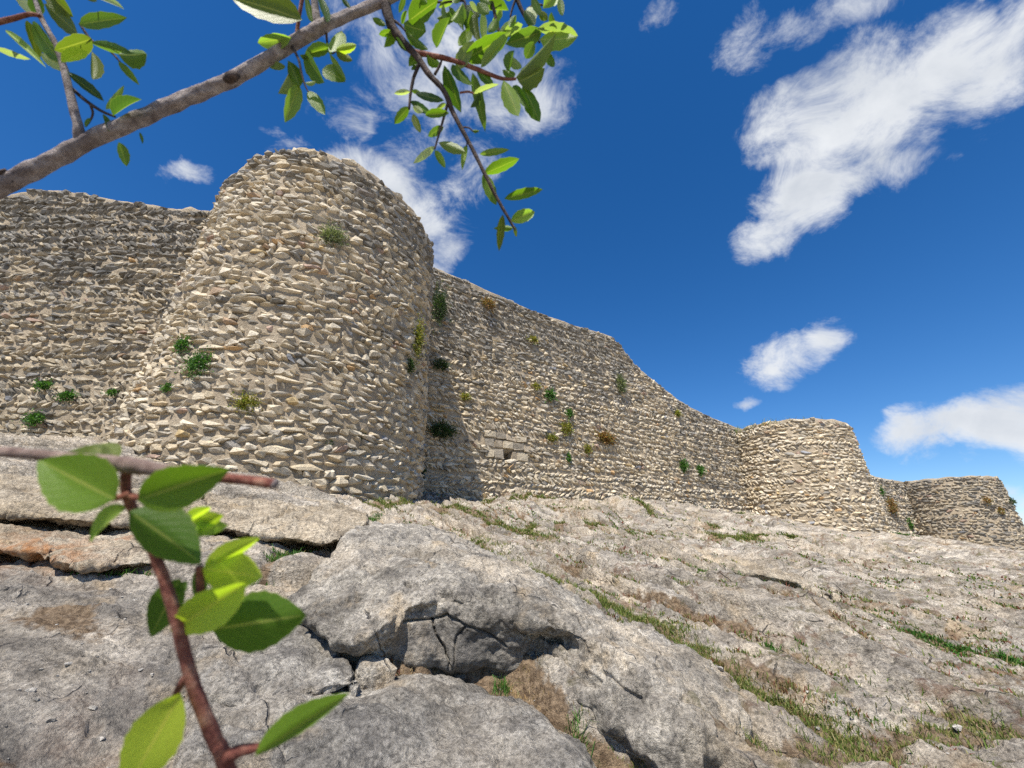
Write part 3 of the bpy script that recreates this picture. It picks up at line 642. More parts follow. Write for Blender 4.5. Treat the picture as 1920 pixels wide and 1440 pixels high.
# long wall between the towers
ASH = (1.9, 2.95)
def skip2(s, z): return (3.35+.25*math.sin(z*9) < s < 5.05+.3*math.sin(z*7)) and (3.36 < z < 4.36+.12*math.sin(s*5))
pat2 = lambda s, z: .08+.75*float(sstep(5.4, 8.6, z+.6*math.sin(s*.8)-.05*s))+.35*float(sstep(13, 17, s))
W2A, W2B = np.array((-3.83, 13.45)), np.array((15.6, 26.13))
W2, SURFW2 = wall('long rubble curtain wall receding between the large tower and the second tower', W2A, W2B, .6,
    [(0, 10.75), (1.04, 10.68), (2.98, 10.54), (4.2, 10.45), (5.7, 10.3), (8.2, 10.32), (9.8, 10.42), (10.72, 10.43), (11.1, 10.2), (11.6, 9.75), (12.47, 9.08), (14.42, 8.31), (15.4, 7.95), (16.5, 7.65), (18.5, 7.4), (20.5, 7.22), (23.2, 7.2)], 1.6, 33, .06, .015, s_range=(.3, 22.6), herring=.34, patina=pat2, tone=1.06, skip=skip2, hole=[(4.42, 3.5, .17, .16)])
# second and third tower, and the wall between
pat3 = lambda s, z: .06
T2, SURF2, RM2 = tower('pale round stone tower at mid distance with grass on its top', (16.28, 24.6), 3.35, .0, 2.98, 6.9, lambda a: float(np.interp(a, [-3.2, -1.3, -.6, .1, .8, 1.1, 1.5, 3.2], [6.85, 6.9, 6.95, 6.85, 6.75, 6.72, 6.6, 6.6])+.03*math.sin(a*17)), -1.9, 1.7, 44, .09, scale=1.12, herring=.3, patina=pat3, tone=1.1)
W3, SURFW3 = wall('short dark rubble wall set back between the second and third towers', (17.0, 27.2), (33.5, 34.6), -.6, [(0, 6.4), (5, 6.2), (8, 5.7), (11, 5.4), (14, 5.3), (18.1, 5.2)], 1.4, 55, .12, .012, scale=1.15, s_range=(1.5, 15), herring=.2, patina=lambda s, z: .6)
pat4 = lambda s, z: .35
T3, SURF3, RM3 = tower('farthest round stone tower at the right edge', (32.41, 32.64), 3.25, -.9, 2.85, 5.35, lambda a: float(5.24+.03*math.sin(a*15)-.03*a), -1.8, 1.8, 66, .12, scale=1.15, herring=.1, patina=pat4, tone=.72)  # low tone darkens these stones: cloud shade put into their colour
# squared blocks round the putlog hole in the long wall
def ashlar():
    r = np.random.default_rng(8); blocks = []
    for q in range(6):
        bm = bmesh.new(); bmesh.ops.create_cube(bm, size=1.0); bmesh.ops.bevel(bm, geom=bm.edges[:], offset=.07, segments=1, affect='EDGES')
        for v_ in bm.verts: v_.co += Vector(r.normal(size=3)*.06)
        bmesh.ops.triangulate(bm, faces=bm.faces[:]); me = bpy.data.meshes.new('ashlar_block'); bm.to_mesh(me); bm.free(); me.materials.append(M_STONE); blocks.append(me)
    z = 4.62; k = 0
    for row, (h, ws) in enumerate([(.25, [.52]), (.30, [.53, .41, .48, .46]), (.345, [.40, .35, .46, .5, .3]), (.39, [.36, .40, None, .26, .48])]):
        s = 3.3+.04*row; z -= h/2
        for wd in ws:
            if wd is None: s += .34; continue
            p, t, n = SURFW2(s+wd/2, z); up = np.cross(n, t); up *= np.sign(up[2])
            M = np.eye(4); M[:3, :3] = np.stack([(t+up*r.normal()*.06)*wd*r.uniform(.82, 1.0), up*h*r.uniform(.78, 1.0), n*.3], 1); M[:3, 3] = p-n*r.uniform(.08, .13)-np.array(W2.location)
            o = bpy.data.objects.new('ashlar_block', blocks[k % 6]); COL.objects.link(o); o.parent = W2; o.matrix_local = Matrix(M.tolist())
            o.color = (*(np.array([(.42, .345, .25), (.52, .44, .32), (.36, .31, .24)][k % 3])*r.uniform(.85, 1.1)), 1); k += 1; s += wd
        z -= h/2
ashlar()
print('stones', COUNT)

# loose block under the boulder
def loose_rock(name, label, u, v, dims, rot, mat, seed, cat='rock'):
    p = gp(u, v); me = hull_mesh(seed, 5, 26, name)
    bm = bmesh.new(); bm.from_mesh(me); bmesh.ops.subdivide_edges(bm, edges=bm.edges[:], cuts=3, use_grid_fill=True)
    P = np.array([q.co[:] for q in bm.verts])*np.array(dims); d = .02*perlin(P[:, 0]*9, P[:, 1]*9, P[:, 2]*9+seed)+.008*perlin(P[:, 0]*30, P[:, 1]*30, P[:, 2]*30)
    for q, c, dd in zip(bm.verts, P, d): q.co = Vector(c*(1+dd/np.linalg.norm(c)))
    bm.to_mesh(me); bm.free()
    o = link(name, me, mat, None, label, cat, None, 'thing'); z = float(ground(np.array([p[0]]), np.array([p[1]]))[0])
    o.location = (p[0], p[1], z+dims[2]*.28); o.rotation_euler = rot; return o
loose_rock('rock_block', 'small squared rock block wedged under the left end of the boulder face', 703, 1262, (.26, .22, .26), (.1, .12, .35), M_BOULDER, 71)

# ------------------------------------------------------------------ grass, weeds and pebbles (uncountable ground cover)
def blades(P, hts, wid, lean, col, r, bend=.4):
    n = len(P); a = r.uniform(0, 2*math.pi, n); d = np.stack([np.cos(a), np.sin(a), np.zeros(n)], 1)
    b = r.uniform(0, 2*math.pi, n); side = np.stack([np.cos(b), np.sin(b), np.zeros(n)], 1)*wid[:, None]
    ln = lean*r.uniform(.2, 1.2, n)
    mid = P+d*(hts*ln*.35)[:, None]+np.array([0, 0, 1])*(hts*.6)[:, None]
    tip = P+d*(hts*ln)[:, None]+np.array([0, 0, 1])*(hts*(1-.35*np.minimum(ln, 1.4)))[:, None]
    V = np.stack([P-side, P+side, mid-side*.7, mid+side*.7, tip], 1).reshape(-1, 3); k = np.arange(n)*5
    F = np.concatenate([np.stack([k, k+1, k+3], 1), np.stack([k, k+3, k+2], 1), np.stack([k+2, k+3, k+4], 1)])
    return V, F, np.repeat(col, 5, 0)
GC = {0: [(.12, .17, .035), (.17, .21, .05), (.27, .25, .09), (.10, .15, .03)], 1: [(.05, .14, .02), (.08, .19, .03), (.06, .12, .02)], 2: [(.20, .10, .05), (.24, .17, .08), (.13, .15, .04), (.22, .08, .05)], 3: [(.38, .27, .14), (.30, .20, .10), (.44, .34, .19)]}
def scatter(seed):
    r = np.random.default_rng(seed); PX, H, Wd, Cc = [], [], [], []
    for P, hw, dp, de, kd in GULLY:
        seg = np.linalg.norm(np.diff(P, axis=0), axis=1); tot = seg.sum(); mid_d = np.linalg.norm(P.mean(0))
        n = int(tot*hw*2*de*17000/(1+.10*mid_d)**1.2); cum = np.concatenate([[0], np.cumsum(seg)])
        s = r.uniform(0, tot, n); i = np.clip(np.searchsorted(cum, s)-1, 0, len(seg)-1); f = (s-cum[i])/seg[i]
        q = P[i]+(P[i+1]-P[i])*f[:, None]; q = q+r.normal(size=(n, 2))*hw*.55
        cl = perlin(q[:, 0]*3.5, q[:, 1]*3.5, 5.0)+.5*perlin(q[:, 0]*9, q[:, 1]*9, 5.0)
        keep = cl > (-.1 if de < .9 else -.4)
        q = q[keep]; n = len(q); dd = np.hypot(*q.T)
        hh = r.uniform(.02, .055, n)*(1.2 if kd != 3 else .8)*(.8+.05*dd)*np.where(r.random(n) < .08, 1.7, 1); ww = np.maximum(.0016, .0008*dd)*r.uniform(.7, 1.4, n)
        pal = np.array(GC[kd]); c = pal[r.integers(len(pal), size=n)]*r.uniform(.7, 1.3, (n, 1))
        dry = r.random(n) < .13; c[dry] = np.array((.34, .27, .13))
        PX.append(q); H.append(hh); Wd.append(ww); Cc.append(c)
    # thin growth in the runnels of the right slope
    n = 230000; ang = np.radians(r.uniform(-16, 56, n)); rad = np.exp(r.uniform(math.log(2.6), math.log(22), n)); q = np.stack([np.sin(ang)*rad, np.cos(ang)*rad], 1)
    a = q@AL; c_ = q@AC; wv = perlin(q[:, 0]*.5, q[:, 1]*.5, 3.3)
    n1 = np.abs(perlin(a*.16+5, c_*.85+.35*wv, np.full(n, 1.0))); n2 = np.abs(perlin(a*.5, c_*2.9+.6*wv, np.full(n, 2.0)))
    left = -(q[:, 0]+1.0+.45*(q[:, 1]-3)) > 0
    bouldr = seg_dist(q[:, 0], q[:, 1], gxy([(640, 1080), (800, 1120), (1000, 1180), (1200, 1300), (1300, 1440)])) < .75
    wl = ((q-W2A)@np.array([(W2B-W2A)[1], -(W2B-W2A)[0]])/np.linalg.norm(W2B-W2A)) > .2
    cl = perlin(q[:, 0]*2.2, q[:, 1]*2.2, 15.0)
    keep = ((n1 < .07) | (n2 < .065)) & ~left & ~bouldr & wl & (cl > -.2)
    q = q[keep]; n = len(q); dd = np.hypot(*q.T); cl = cl[keep]
    pal = np.array(GC[2]+GC[0]+GC[0]+GC[1]+[(.26, .09, .06), (.2, .07, .05)]); c = pal[r.integers(len(pal), size=n)]*r.uniform(.7, 1.3, (n, 1))
    PX.append(q); H.append(r.uniform(.015, .055, n)*(.8+.05*dd)); Wd.append(np.maximum(.0018, .0010*dd)*r.uniform(.7, 1.5, n)); Cc.append(c)
    q = np.concatenate(PX); hh = np.concatenate(H); ww = np.concatenate(Wd); c = np.concatenate(Cc)
    z = ground(q[:, 0], q[:, 1])-.005
    V, F, C3 = blades(np.column_stack([q, z]), hh, ww, 1.0, c, r)
    print('blades', len(q))
    link('grass', mesh_np('grass', V, F, False, None, C3), M_FOL, label='short green and straw coloured grass in the runnels of the rock', kind='stuff', cat='grass')
scatter(5)
def pebbles(seed, n=1700):
    r = np.random.default_rng(seed); ang = np.radians(r.uniform(-52, 52, n)); rad = np.exp(r.uniform(math.log(2.2), math.log(11), n)); x = np.sin(ang)*rad; y = np.cos(ang)*rad
    z = ground(x, y); VV, FF, CC, k = [], [], [], 0
    for i in range(n):
        s = r.lognormal(-4.6, .45)*(1+.05*rad[i]); hi = r.integers(len(HULL)); a = r.uniform(0, 6.28); R = np.array([[math.cos(a), -math.sin(a), 0], [math.sin(a), math.cos(a), 0], [0, 0, 1]])
        VV.append((HV[hi]*np.array([s*1.5, s, s*.7]))@R.T+np.array([x[i], y[i], z[i]+s*.1])); FF.append(HF[hi]+k); k += len(HV[hi]); CC.append(np.repeat((np.array((.52, .48, .42))*r.uniform(.5, 1.15))[None], len(HV[hi]), 0))
    link('pebbles', mesh_np('pebbles', np.concatenate(VV), np.concatenate(FF), False, None, np.concatenate(CC)), M_STONES, label='pale pebbles and stone chips scattered over the rock', kind='stuff', cat='pebbles')
pebbles(3)

# ------------------------------------------------------------------ plants growing on the walls
def hit(surf_fn, u, v, kind):
    d = ray(u, v)
    if kind == 'tower':
        C, Rz = surf_fn; t = 1.0
        R = Rz; a = d[0]**2+d[1]**2; b = -2*(d[:2]@np.array(C)); c = np.array(C)@np.array(C)-R*R; q = max(0, b*b-4*a*c); t = (-b-math.sqrt(q))/2/a
        p = d*t; n = np.array([*(p[:2]-np.array(C))/R, 0]); return p, n, t
    A, B = surf_fn; tt_ = (B-A)/np.linalg.norm(B-A); n = np.array([tt_[1], -tt_[0]]); n = n if n@A < 0 else -n
    t = (n@A)/(n@d[:2]); return d*t, np.array([*n, 0]), t
W1L = (np.array((-21, 10.25)), np.array((-6.5, 10.25))); W2L = (W2A, W2B); W3L = (np.array((17.0, 27.2)), np.array((33.5, 34.6)))
W2N = np.array([(W2B-W2A)[1], -(W2B-W2A)[0]])/np.linalg.norm(W2B-W2A); W2L = (W2A+W2N*.06, W2B+W2N*.06)
GREENS = {'green': [(.06, .15, .025), (.09, .20, .04), (.04, .10, .02)], 'grey': [(.17, .20, .10), (.24, .26, .15), (.11, .14, .06)], 'yellow': [(.22, .22, .04), (.16, .19, .035), (.30, .25, .06)], 'rust': [(.30, .15, .05), (.22, .13, .05), (.20, .18, .06)], 'dark': [(.04, .075, .02), (.06, .11, .03), (.03, .05, .015)]}
def wall_plant(surf, kind, u, v, ru, rv, colour, label, seed, spiky=False, group=None):
    r = np.random.default_rng(seed); p, n, t = hit(surf, u, v, kind); n = n/np.linalg.norm(n)
    up = np.array([0, 0, 1.]); sd = np.cross(up, n); sd /= np.linalg.norm(sd)
    a = max(ru*t/FPX, .05); b = max(rv*t/FPX, .05); dep = .75*min(a, b); px = t/FPX
    N = int(np.clip(ru*rv*2.2, 120, 1300)); q = r.normal(size=(N, 3)); q /= np.linalg.norm(q, axis=1)[:, None]; rad = r.uniform(.25, 1, N)**.6
    rad = rad*(.45+1.5*np.abs(perlin(q[:, 0]*3+seed, q[:, 1]*3, q[:, 2]*3))); rad = rad*np.where(r.random(N) < .12, 1.35, 1)
    c = (q[:, :1]*sd*a+q[:, 1:2]*up*b+np.abs(q[:, 2:3])*n*dep)*rad[:, None]
    ls = np.clip(2.1*px, .012, .06)*r.uniform(.7, 1.4, N); dr = c/(np.linalg.norm(c, axis=1)[:, None]+1e-6)+r.normal(size=(N, 3))*.6+np.array([0, 0, .35]); dr /= np.linalg.norm(dr, axis=1)[:, None]
    w_ = np.cross(dr, r.normal(size=(N, 3))); w_ /= np.linalg.norm(w_, axis=1)[:, None]+1e-9
    ln = ls*(2.6 if spiky else 1.5); wd = ls*(.28 if spiky else .6)
    V = np.stack([c, c+dr*(ln*.5)[:, None]+w_*wd[:, None], c+dr*ln[:, None], c+dr*(ln*.5)[:, None]-w_*wd[:, None]], 1).reshape(-1, 3); k = np.arange(N)*4
    F = np.stack([k, k+1, k+2, k+3], 1); pal = np.array(GREENS[colour]); col = np.repeat(pal[r.integers(len(pal), size=N)]*r.uniform(.75, 1.3, (N, 1)), 4, 0)
    root = root_empty('wall_plant', tuple(p), label, 'plant', 'plants rooted in the stone walls')
    link('foliage', mesh_np('foliage', V, F, False, None, col), M_FOL, root)
    # woody stems fanning out of the joint
    SV, SF, kk = [], [], 0
    for j in range(5):
        e = c[r.integers(N)]*.9; s_ = -n*.12; m_ = (e+s_)/2+up*.1*b; rr_ = max(.003, .35*px)
        for (p0, p1, r0, r1) in ((s_, m_, rr_, rr_*.8), (m_, e, rr_*.8, rr_*.4)):
            ax = p1-p0; ax = ax/(np.linalg.norm(ax)+1e-9); x1 = np.cross(ax, [.3, .5, .8]); x1 /= np.linalg.norm(x1); x2 = np.cross(ax, x1)
            for g in range(4): SV.append(p0+r0*(math.cos(g*1.571)*x1+math.sin(g*1.571)*x2))
            for g in range(4): SV.append(p1+r1*(math.cos(g*1.571)*x1+math.sin(g*1.571)*x2))
            SF += [(kk+g, kk+(g+1) % 4, kk+4+(g+1) % 4, kk+4+g) for g in range(4)]; kk += 8
    link('stem', mesh_np('stem', np.array(SV), np.array(SF), False), M_TWIG, root)
t1 = (T1C, 3.2); t1b = (T1C, 3.36); t2 = ((16.28, 24.6), 3.2); t3 = ((32.41, 32.64), 3.1)
PL = [
 (t1, 'tower', 623, 445, 25, 24, 'grey', 'round grey-green cushion plant high on the large tower', True),
 (t1b, 'tower', 343, 648, 18, 16, 'green', 'smaller green plant just above another one on the left of the large tower', False),
 (t1b, 'tower', 374, 684, 26, 30, 'green', 'bushiest green plant low on the left of the large tower', False),
 (t1b, 'tower', 314, 728, 14, 8, 'green', 'thin straggling sprig below the bushy plants on the large tower', False),
 (t1b, 'tower', 463, 757, 22, 20, 'yellow', 'yellow-green plant on the lower middle of the large tower', False),
 (t1b, 'tower', 673, 817, 13, 9, 'dark', 'dark little plant low on the right of the large tower', False),
 (t1b, 'tower', 615, 832, 11, 7, 'dark', 'tiny dark sprig low on the large tower, next to a dark plant', False),
 (t1b, 'tower', 782, 636, 15, 46, 'yellow', 'tall hanging yellow-green plant down the right edge of the large tower', False),
 (t1b, 'tower', 767, 686, 11, 18, 'dark', 'dark plant below the hanging one at the right edge of the large tower', True),
 (W1L, 'wall', 84, 723, 18, 10, 'green', 'low green plant on the left wall, topmost of three', False),
 (W1L, 'wall', 128, 743, 20, 11, 'green', 'green plant on the left wall nearest the tower but one', False),
 (W1L, 'wall', 66, 786, 19, 14, 'green', 'lowest green plant on the left wall', False),
 (W1L, 'wall', 210, 736, 11, 7, 'green', 'tiny green sprig on the left wall in the tower corner', False),
 (W2L, 'wall', 822, 575, 18, 46, 'dark', 'tall dark plant in the upper corner of the long wall and the large tower', True),
 (W2L, 'wall', 826, 686, 17, 11, 'dark', 'dark spiky plant on the long wall just above the tower shadow', True),
 (W2L, 'wall', 828, 808, 32, 18, 'dark', 'wide dark plant in the shaded corner of the long wall', True),
 (W2L, 'wall', 787, 886, 12, 14, 'dark', 'dark plant low in the shaded corner of the long wall', False),
 (W2L, 'wall', 915, 570, 17, 12, 'rust', 'rust coloured dry plant near the top of the long wall', True),
 (W2L, 'wall', 1000, 637, 12, 7, 'yellow', 'small yellow tuft high on the middle of the long wall', False),
 (W2L, 'wall', 872, 744, 11, 8, 'yellow', 'small yellow-green tuft beside the edge of the tower shadow', False),
 (W2L, 'wall', 1030, 741, 14, 12, 'green', 'green plant in the middle of the long wall, above two others', False),
 (W2L, 'wall', 1005, 724, 10, 6, 'yellow', 'small sprig just up and left of a green plant mid-wall', False),
 (W2L, 'wall', 1066, 775, 10, 9, 'green', 'small dull green plant mid-wall, middle one of a slanting line', False),
 (W2L, 'wall', 1061, 804, 15, 13, 'yellow', 'bright yellow-green plant mid-wall, lowest of a slanting line', False),
 (W2L, 'wall', 1034, 822, 12, 9, 'yellow', 'flat olive plant just right of the squared blocks on the long wall', False),
 (W2L, 'wall', 1136, 822, 26, 13, 'rust', 'wide olive and rust plant on the lower long wall', False),
 (W2L, 'wall', 1163, 720, 11, 20, 'grey', 'upright grey-green plant alone on the right part of the long wall', True),
 (W2L, 'wall', 1101, 843, 8, 10, 'yellow', 'small tuft under the wide rust and olive plant', False),
 (W2L, 'wall', 1280, 875, 11, 12, 'green', 'left one of two round green plants at the far end of the long wall', False),
 (W2L, 'wall', 1312, 882, 10, 11, 'green', 'right one of two round green plants at the far end of the long wall', False),
 (W2L, 'wall', 1270, 776, 8, 6, 'yellow', 'tiny tuft under the falling top edge of the long wall', False),
 (W2L, 'wall', 1066, 858, 5, 10, 'green', 'slim green sprig low on the long wall', False),
 (W3L, 'wall', 1668, 950, 15, 20, 'rust', 'brown and olive bush on the short wall between the far towers', False),
 (W3L, 'wall', 1704, 982, 9, 13, 'green', 'green plant at the foot of the short wall between the far towers', False),
 (W3L, 'wall', 1652, 922, 6, 10, 'green', 'small green tuft above the brown bush on the short wall', False),
 (t3, 'tower', 1850, 938, 6, 7, 'rust', 'upper brown tuft on the face of the farthest tower', False),
 (t3, 'tower', 1876, 957, 6, 7, 'rust', 'lower brown tuft on the face of the farthest tower', False),
 (t3, 'tower', 1897, 941, 6, 6, 'dark', 'dark tuft sticking out from the right side of the farthest tower', True)]
for i, q in enumerate(PL): wall_plant(q[0], q[1], q[2], q[3], q[4], q[5], q[6], q[7], 300+i, q[8])
# grass on the flat top of the second tower
def top_grass():
    r = np.random.default_rng(9); n = 900; a = r.uniform(0, 2*math.pi, n); q = np.sqrt(r.random(n))*2.8; x = 16.28+np.cos(a)*q-.9; y = 24.6+np.sin(a)*q
    P = np.stack([x, y, np.full(n, 6.72)], 1); c = np.array(GC[0])[r.integers(4, size=n)]*r.uniform(.7, 1.3, (n, 1))
    V, F, C3 = blades(P, r.uniform(.15, .42, n)*np.where(r.random(n) < .1, 1.6, 1), np.full(n, .011), 1.0, c, r)
    link('grass', mesh_np('grass', V, F, False, None, C3), M_FOL, label='tall thin grass growing on top of the second tower', kind='stuff', cat='grass')
top_grass()
# single tufts on the slope
def tuft(u, v, n, h, label, seed, kd=1, spread=.05):
    r = np.random.default_rng(seed); p = gp(u, v); q = p[:2]+r.normal(size=(n, 2))*spread; z = ground(q[:, 0], q[:, 1])
    dd = np.hypot(*p[:2]); c = np.array(GC[kd])[r.integers(len(GC[kd]), size=n)]*r.uniform(.7, 1.3, (n, 1)); loc = np.array([p[0], p[1], float(z.mean())])
    V, F, C3 = blades(np.column_stack([q, z])-loc, r.uniform(.5, 1, n)*h, np.full(n, max(.002, .0009*dd)), 1.3, c, r)
    o = link('grass_tuft', mesh_np('grass_tuft', V, F, False, None, C3), M_FOL, None, label, 'grass tuft', 'grass tufts on the rock'); o.location = loc
TU = [(1078, 1360, 120, .17, 'long bladed green grass tuft in the dry channel below the boulder', 1, .03), (943, 1275, 70, .09, 'small leafy green tuft at the foot of the shaded boulder face', 1, .03), (1447, 1220, 90, .08, 'bright green tuft alone on the right slope', 1, .05),
      (1770, 1265, 90, .10, 'tall olive tuft on the right slope near the edge of the picture', 0, .05), (700, 985, 80, .10, 'green tuft behind the top of the boulder', 1, .06), (1610, 1120, 70, .10, 'dull green tuft on the upper right slope', 0, .07),
      (250, 1075, 160, .07, 'thick low green tuft under the stepped cream ledge', 1, .10), (470, 1346, 90, .035, 'flat green weed in the crack behind the grey slab', 1, .04), (1895, 1232, 160, .10, 'green tuft on the right slope cut by the picture edge', 1, .05)]
for i, (u, v, n, h, lb, kd, sp) in enumerate(TU): tuft(u, v, n, h, lb, 500+i, kd, sp)

# ------------------------------------------------------------------ holm oak branches close to the camera
def tube(name, pts, mat, parent, nseg=10, sub=8, rough=.0, origin=None, k=1.0):
    """pts: (Vector, radius)"""
    P = resample([(*p, r_*k) for p, r_ in pts], (len(pts)-1)*sub+1); n = len(P); V = []
    prev = None
    for i in range(n):
        t_ = P[min(i+1, n-1), :3]-P[max(i-1, 0), :3]; t_ /= np.linalg.norm(t_)+1e-12
        a = np.cross(t_, [0, 0, 1]) if prev is None else prev-t_*(prev@t_); a /= np.linalg.norm(a)+1e-12; prev = a; b = np.cross(t_, a)
        for g in range(nseg):
            an = 2*math.pi*g/nseg; rr_ = P[i, 3]*(1+rough*float(perlin(np.array(math.cos(an)*1.3+i*.31), np.array(math.sin(an)*1.3), np.array(i*.17))))
            V.append(P[i, :3]+rr_*(math.cos(an)*a+math.sin(an)*b))
    F = [(i*nseg+g, i*nseg+(g+1) % nseg, (i+1)*nseg+(g+1) % nseg, (i+1)*nseg+g) for i in range(n-1) for g in range(nseg)]
    o0 = np.array(origin if origin is not None else (0, 0, 0))
    V.append(P[0, :3]); V.append(P[-1, :3]); c0, c1 = len(V)-2, len(V)-1
    F3 = [(c0, (g+1) % nseg, g, g) for g in range(nseg)]+[(c1, (n-1)*nseg+g, (n-1)*nseg+(g+1) % nseg, (n-1)*nseg+(g+1) % nseg) for g in range(nseg)]
    tri = []
    for f in F: tri += [(f[0], f[1], f[2]), (f[0], f[2], f[3])]
    tri += [f[:3] for f in F3]
    return link(name, mesh_np(name, np.array(V)-o0, np.array(tri), True), mat, parent)
def leaf_mesh(nl, nw, fold, curl, twist, shape, serr, seed):
    r = np.random.default_rng(seed); V, UV, F = [], [], []
    for i in range(nl+1):
        t_ = i/nl
        wv_ = (math.sin(math.pi*t_**shape)**(.7 if nl < 10 else .8))*.5*(1 if nl < 10 else 1.12-.3*t_) if 0 < t_ < 1 else .0
        wv_ *= 1+(serr*(1 if i % 2 else -1) if .25 < t_ < .95 else 0)
        for j in range(nw+1):
            q = (j/nw-.5)*2; x = t_; y = q*wv_; z = abs(q)*wv_*fold*2-curl*(t_-.25)**2*(1 if t_ > .25 else .3)+twist*q*wv_*t_+.02*math.sin(5*t_+seed+q*2)
            V.append((x, y, z)); UV.append((t_, j/nw))
    for i in range(nl):
        for j in range(nw):
            a = i*(nw+1)+j; F.append((a, a+nw+1, a+nw+2, a+1))
    me = mesh_np('leaf', np.array(V), np.array(F), True); uvl = me.uv_layers.new(name='UVMap')
    ids = np.empty(len(me.loops), np.int32); me.loops.foreach_get('vertex_index', ids); uvl.data.foreach_set('uv', np.array(UV, np.float32)[ids].ravel())
    me.materials.append(M_LEAF); return me
LEAFS = [leaf_mesh(9, 4, f, c, tw, s, .05, i) for i, (f, c, tw, s) in enumerate([(.18, .10, .0, .85), (.30, .18, .2, .9), (.10, .28, -.2, .8), (.42, .12, .1, .85), (.22, -.10, .3, .95), (.55, .2, -.1, .85), (.05, .12, .4, .9)])]
BIGL = [leaf_mesh(14, 6, f, c, tw, s, .03, 20+i) for i, (f, c, tw, s) in enumerate([(.12, .10, .0, .8), (.15, .12, .1, .9), (.28, .14, .1, .85), (.08, .05, -.15, .95), (.4, .2, .1, .85)])]
LCOL = {'g': (.12, .20, .035), 'd': (.06, .115, .03), 'o': (.13, .165, .025), 'p': (.23, .29, .11), 'l': (.23, .33, .07), 'y': (.44, .54, .06), 'b': (.05, .10, .04), 'w': (.40, .45, .27), 'm': (.13, .22, .02), 'n': (.08, .155, .018)}
def leaf(root, org, bx, by, tx, ty, wpx, dist, colr, r, meshes, mi=None, tilt=None, dz=None, petiole=True, mat=M_TWIG):
    b = np.array(at(bx, by, dist)); L_px = math.hypot(tx-bx, ty-by)
    d2 = dist*(1+(dz if dz is not None else r.uniform(-.35, .35)*L_px/FPX)); e = np.array(at(tx, ty, d2))
    ax = e-b; Ln = np.linalg.norm(ax); ax /= Ln
    toc = -b/np.linalg.norm(b); ti = tilt if tilt is not None else r.uniform(-.9, .9)
    side = np.cross(toc, ax); side /= np.linalg.norm(side); nn = np.cross(ax, side)
    ct, st = math.cos(ti), math.sin(ti); s2 = side*ct+nn*st; n2 = nn*ct-side*st
    if n2[2] < 0 and r.random() < .75: s2, n2 = -s2, -n2
    W_ = (.86 if dist > .5 else 1.0)*wpx*dist/FPX/max(.55, abs(ct))
    me = meshes[mi if mi is not None else r.integers(len(meshes))]
    M = np.eye(4); M[:3, :3] = np.stack([ax*Ln, s2*W_, n2*W_*.9], 1); M[:3, 3] = b-org
    o = bpy.data.objects.new('leaf', me); COL.objects.link(o); o.parent = root; o.matrix_local = Matrix(M.tolist())
    c = np.array(LCOL[colr])*r.uniform(.82, 1.2); o.color = (*np.clip(c, 0, 1), 1)
    return o
# ---- upper branch
DU = .70
UO = np.array(at(-420, 560, .62)); UO = np.array((-1.55, .35, -1.2))
ub = root_empty('oak_branch', tuple(UO), 'grey oak branch with leafy twigs hanging across the top of the sky', 'branch')
px = lambda w_, dd=DU: w_*dd/FPX/2
def tb(name, pts, mat, dist=DU, **kw): return tube(name, [(at(u, v, dd if (dd := (q[0] if q else dist)) else dist), .78*px(w_, (q[0] if q else dist))) for (u, v, w_, *q) in pts], mat, ub, origin=UO, **kw)
tube('limb', [(Vector((-1.55, .35, -1.3)), .05), (Vector((-1.5, .38, -.5)), .042), (Vector((-1.25, .45, .0)), .034), (at(-260, 460, .64), .020), (at(-60, 378, .655), .0172), (at(20, 340, .66), .0166), (at(90, 305, .67), .0166), (at(150, 272, .675), .0165), (at(230, 237, .68), .0155), (at(300, 206, .69), .0150), (at(370, 176, .70), .0147), (at(432, 150, .71), .0146), (at(500, 112, .715), .0142), (at(560, 75, .72), .0138), (at(600, 52, .72), .0140), (at(650, 30, .73), .0118), (at(710, 6, .735), .0110), (at(760, -18, .74), .0100), (at(840, -60, .75), .0075)], M_BARK, ub, 18, 8, .22, UO, .74)
tb('stub', [(30, 345, 26, .66), (12, 328, 22, .655), (2, 318, 16, .65)], M_TWIG, nseg=9, sub=4, rough=.3)
tb('knot', [(425, 150, 24, .705), (438, 143, 25, .70), (447, 140, 12, .698)], M_TWIG, nseg=9, sub=4, rough=.3)
tb('twig', [(152, 272, 30, .675), (146, 235, 20, .67), (132, 180, 17, .67), (118, 120, 14, .67), (100, 75, 12, .67), (78, 35, 11, .67), (60, -20, 9, .67)], M_BARK, rough=.2)
tb('twig', [(-25, 46, 14, .66), (20, 36, 12, .66), (55, 27, 10, .66), (75, 30, 8, .66)], M_RED)
tb('twig', [(134, 165, 8), (160, 188, 8), (190, 208, 7), (216, 219, 5)], M_TWIG, .68)
tb('twig', [(168, 193, 6), (174, 212, 5), (168, 228, 4), (160, 238, 3)], M_TWIG, .68)
tb('twig', [(150, 45, 6), (172, 76, 6), (205, 95, 5), (225, 116, 4)], M_TWIG, .69)
tb('twig', [(600, 56, 24, .72), (593, 30, 19, .72), (588, -20, 15, .72)], M_BARK, rough=.2)
tb('twig', [(556, 72, 9, .72), (560, 36, 9, .72), (569, -15, 9, .72)], M_RED)
tb('twig', [(548, 88, 7, .715), (560, 112, 6, .71), (566, 140, 5, .71), (572, 160, 4, .71), (578, 172, 3, .71)], M_TWIG)
tb('twig', [(612, 62, 6, .725), (614, 82, 5, .73), (622, 100, 4, .73), (632, 94, 3, .73)], M_TWIG)
